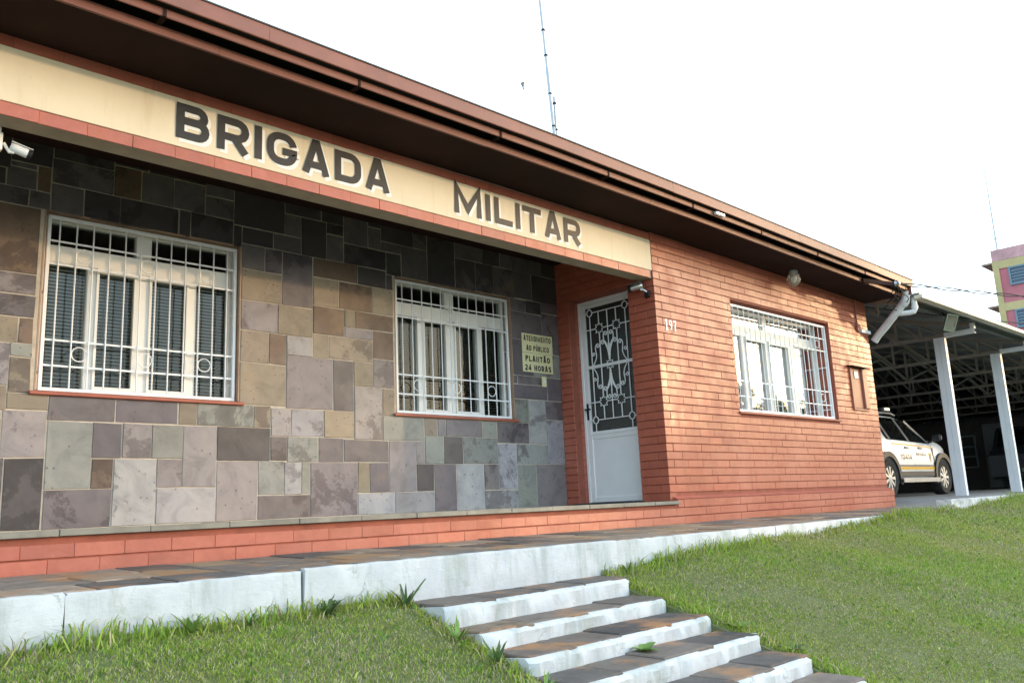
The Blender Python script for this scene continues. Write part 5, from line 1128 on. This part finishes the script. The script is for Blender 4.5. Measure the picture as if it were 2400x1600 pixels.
# unseen trees added over the road to keep the low sun off the lawn
SH = Vector((math.sin(rad(SUN_AZ)), -math.cos(rad(SUN_AZ)), 0)); SP = Vector((math.cos(rad(SUN_AZ)), math.sin(rad(SUN_AZ)), 0))
LBL = ['lowest of the added shade trees across the road', 'widest added shade tree across the road', 'tallest added shade tree across the road', 'thin added shade tree across the road beside the widest', 'added shade tree across the road at the near end of the row', 'added shade tree across the road at the far end of the row', 'slender open shade tree added in front of the row across the road']
for i, (d, s, H, R) in enumerate(((38, -6.5, 5.9, 3.2), (40, -2.7, 6.2, 2.3), (37, 2.3, 6.3, 2.3), (41, 5.2, 6.4, 3.4), (39, 9.0, 6.1, 3.2), (36, -10.5, 6.1, 3.4), (31, 1.85, 7.4, 1.5))):
    p = SH * d + SP * s; tree(LBL[i], (p.x - 1, p.y, -1.66), H, R, 5200 if i < 6 else 1900, 50 + i, .42, 26 if i < 6 else 16, 'added shade trees across the road')
p = SH * 29 + SP * .35; tree('slim added shade tree with a small high crown in front of the row across the road', (p.x, p.y, -1.66), 7.3, 1.0, 900, 71, .36, 12, 'added shade trees across the road', .78, .35)  # added too, its crown sized to shade the upper brick wall
# unseen low wall added with those trees against the low sun
bw = thing('shade_wall', 'low plain wall added across the road below the shade trees', 'wall', (36, -20, -1.66)); p0 = SH * 35 - SP * 16; p1 = SH * 35 + SP * 16
MB().bar((p0.x - 36, p0.y + 20, 1.7), (p1.x - 36, p1.y + 20, 1.7), .25, 3.4).build('wall_body', M['concrete'], bw); MB().bar((p0.x - 36, p0.y + 20, 3.46), (p1.x - 36, p1.y + 20, 3.46), .33, .1).build('coping', M['concrete'], bw)

def blade_weed(label, loc, n, h, w_, seed, mat='weed', droop=.5):
    rs = random.Random(seed); t = thing('grass_tuft', label, 'weed', loc, 0, 'weeds by the kerb and steps'); V = []; F = []
    for i in range(n):
        a = rs.uniform(0, 6.28); L = h * rs.uniform(.55, 1.1); d = Vector((math.cos(a), math.sin(a), 0)); sd = Vector((-d.y, d.x, 0)) * w_ * rs.uniform(.6, 1.1); out = L * rs.uniform(.3, .9); b = len(V)
        for k in range(5):
            q = k / 4; p = d * out * q + Vector((0, 0, L * (q - droop * q * q * rs.uniform(.6, 1)))); ww = (1 - q) ** .7 * (1 if k else .6); V += [p - sd * ww * .5, p + sd * ww * .5]
        F += [(b + 2 * k, b + 2 * k + 1, b + 2 * k + 3, b + 2 * k + 2) for k in range(4)]
    MB().add(V, F).build('blades', M[mat], t, True, fix=False); MB().lathe([(.012, -.02), (.01, .0), (.004, .01)], (0, 0, 0), 6).build('root', M[mat], t)
def rosette(label, loc, n, r, seed, mat='weed', grp='weeds by the kerb and steps'):
    rs = random.Random(seed); t = thing('leafy_weed', label, 'weed', loc, 0, grp)
    for i in range(n):
        a = i * 2.4 + rs.uniform(-.2, .2); L = r * rs.uniform(.6, 1.1); d = Vector((math.cos(a), math.sin(a), 0)); s_ = Vector((-d.y, d.x, 0)); el = rs.uniform(.25, 1.0); V = []; n_ = 6
        for k in range(n_ + 1):
            q = k / n_; p = d * L * q + Vector((0, 0, L * el * q * (1 - .45 * q))); ww = L * .34 * math.sin(math.pi * min(.97, q * .85 + .12)); V += [p - s_ * ww + Vector((0, 0, ww * .25)), p, p + s_ * ww + Vector((0, 0, ww * .25))]
        F = []
        for k in range(n_): b = 3 * k; F += [(b, b + 1, b + 4, b + 3), (b + 1, b + 2, b + 5, b + 4)]
        MB().add(V, F).build('leaf', M[mat], t, True, fix=False)
lz = lambda x, y: (x, y, lawn_z(x, y))
rosette('leafy green weed growing at the foot of the third step', (-3.235, -2.115, -.680), 11, .075, 1)
rosette('leafy weed in the lawn beside the right end of the third step', lz(-2.40, -2.10), 8, .075, 2)
rosette('dark leafed weed beside the right end of the fourth step', lz(-2.39, -2.40), 7, .07, 3, 'weed_dark')
rosette('broad leafed weed in the lawn left of the steps', lz(-4.55, -2.10), 7, .07, 4)
blade_weed('tall bladed weed at the left corner of the top step', lz(-4.02, -1.33), 11, .20, .026, 11, 'weed_dark')
blade_weed('sprawling bladed weed where kerb crack meets the lawn', lz(-4.42, -1.29), 20, .18, .022, 12, 'weed_dark', .8)
blade_weed('bladed weed against the left side of the second step', lz(-4.03, -1.72), 10, .16, .026, 13)
blade_weed('dark bladed weed by the left corner of the second step', lz(-4.02, -1.95), 9, .15, .026, 14, 'weed_dark')
blade_weed('bladed weed at the left corner of the third step', lz(-4.02, -2.22), 10, .15, .022, 15)
blade_weed('large clump of broad grass under the big left window', lz(-5.03, -1.27), 22, .13, .024, 16)
blade_weed('broad grass clump further right along the kerb from the largest clump', lz(-4.78, -1.27), 14, .09, .02, 17)
blade_weed('single dark weed at the kerb near the left picture edge', lz(-5.55, -1.25), 4, .07, .012, 18, 'weed_dark')
blade_weed('green grass clump at the kerb joint above the top step', lz(-2.27, -1.27), 16, .14, .016, 19)
blade_weed('low grass clump behind the right end of the top step', lz(-2.44, -1.235), 10, .07, .02, 20)
blade_weed('upright grass clump along the kerb right of the steps', lz(-1.35, -1.25), 10, .11, .012, 21)
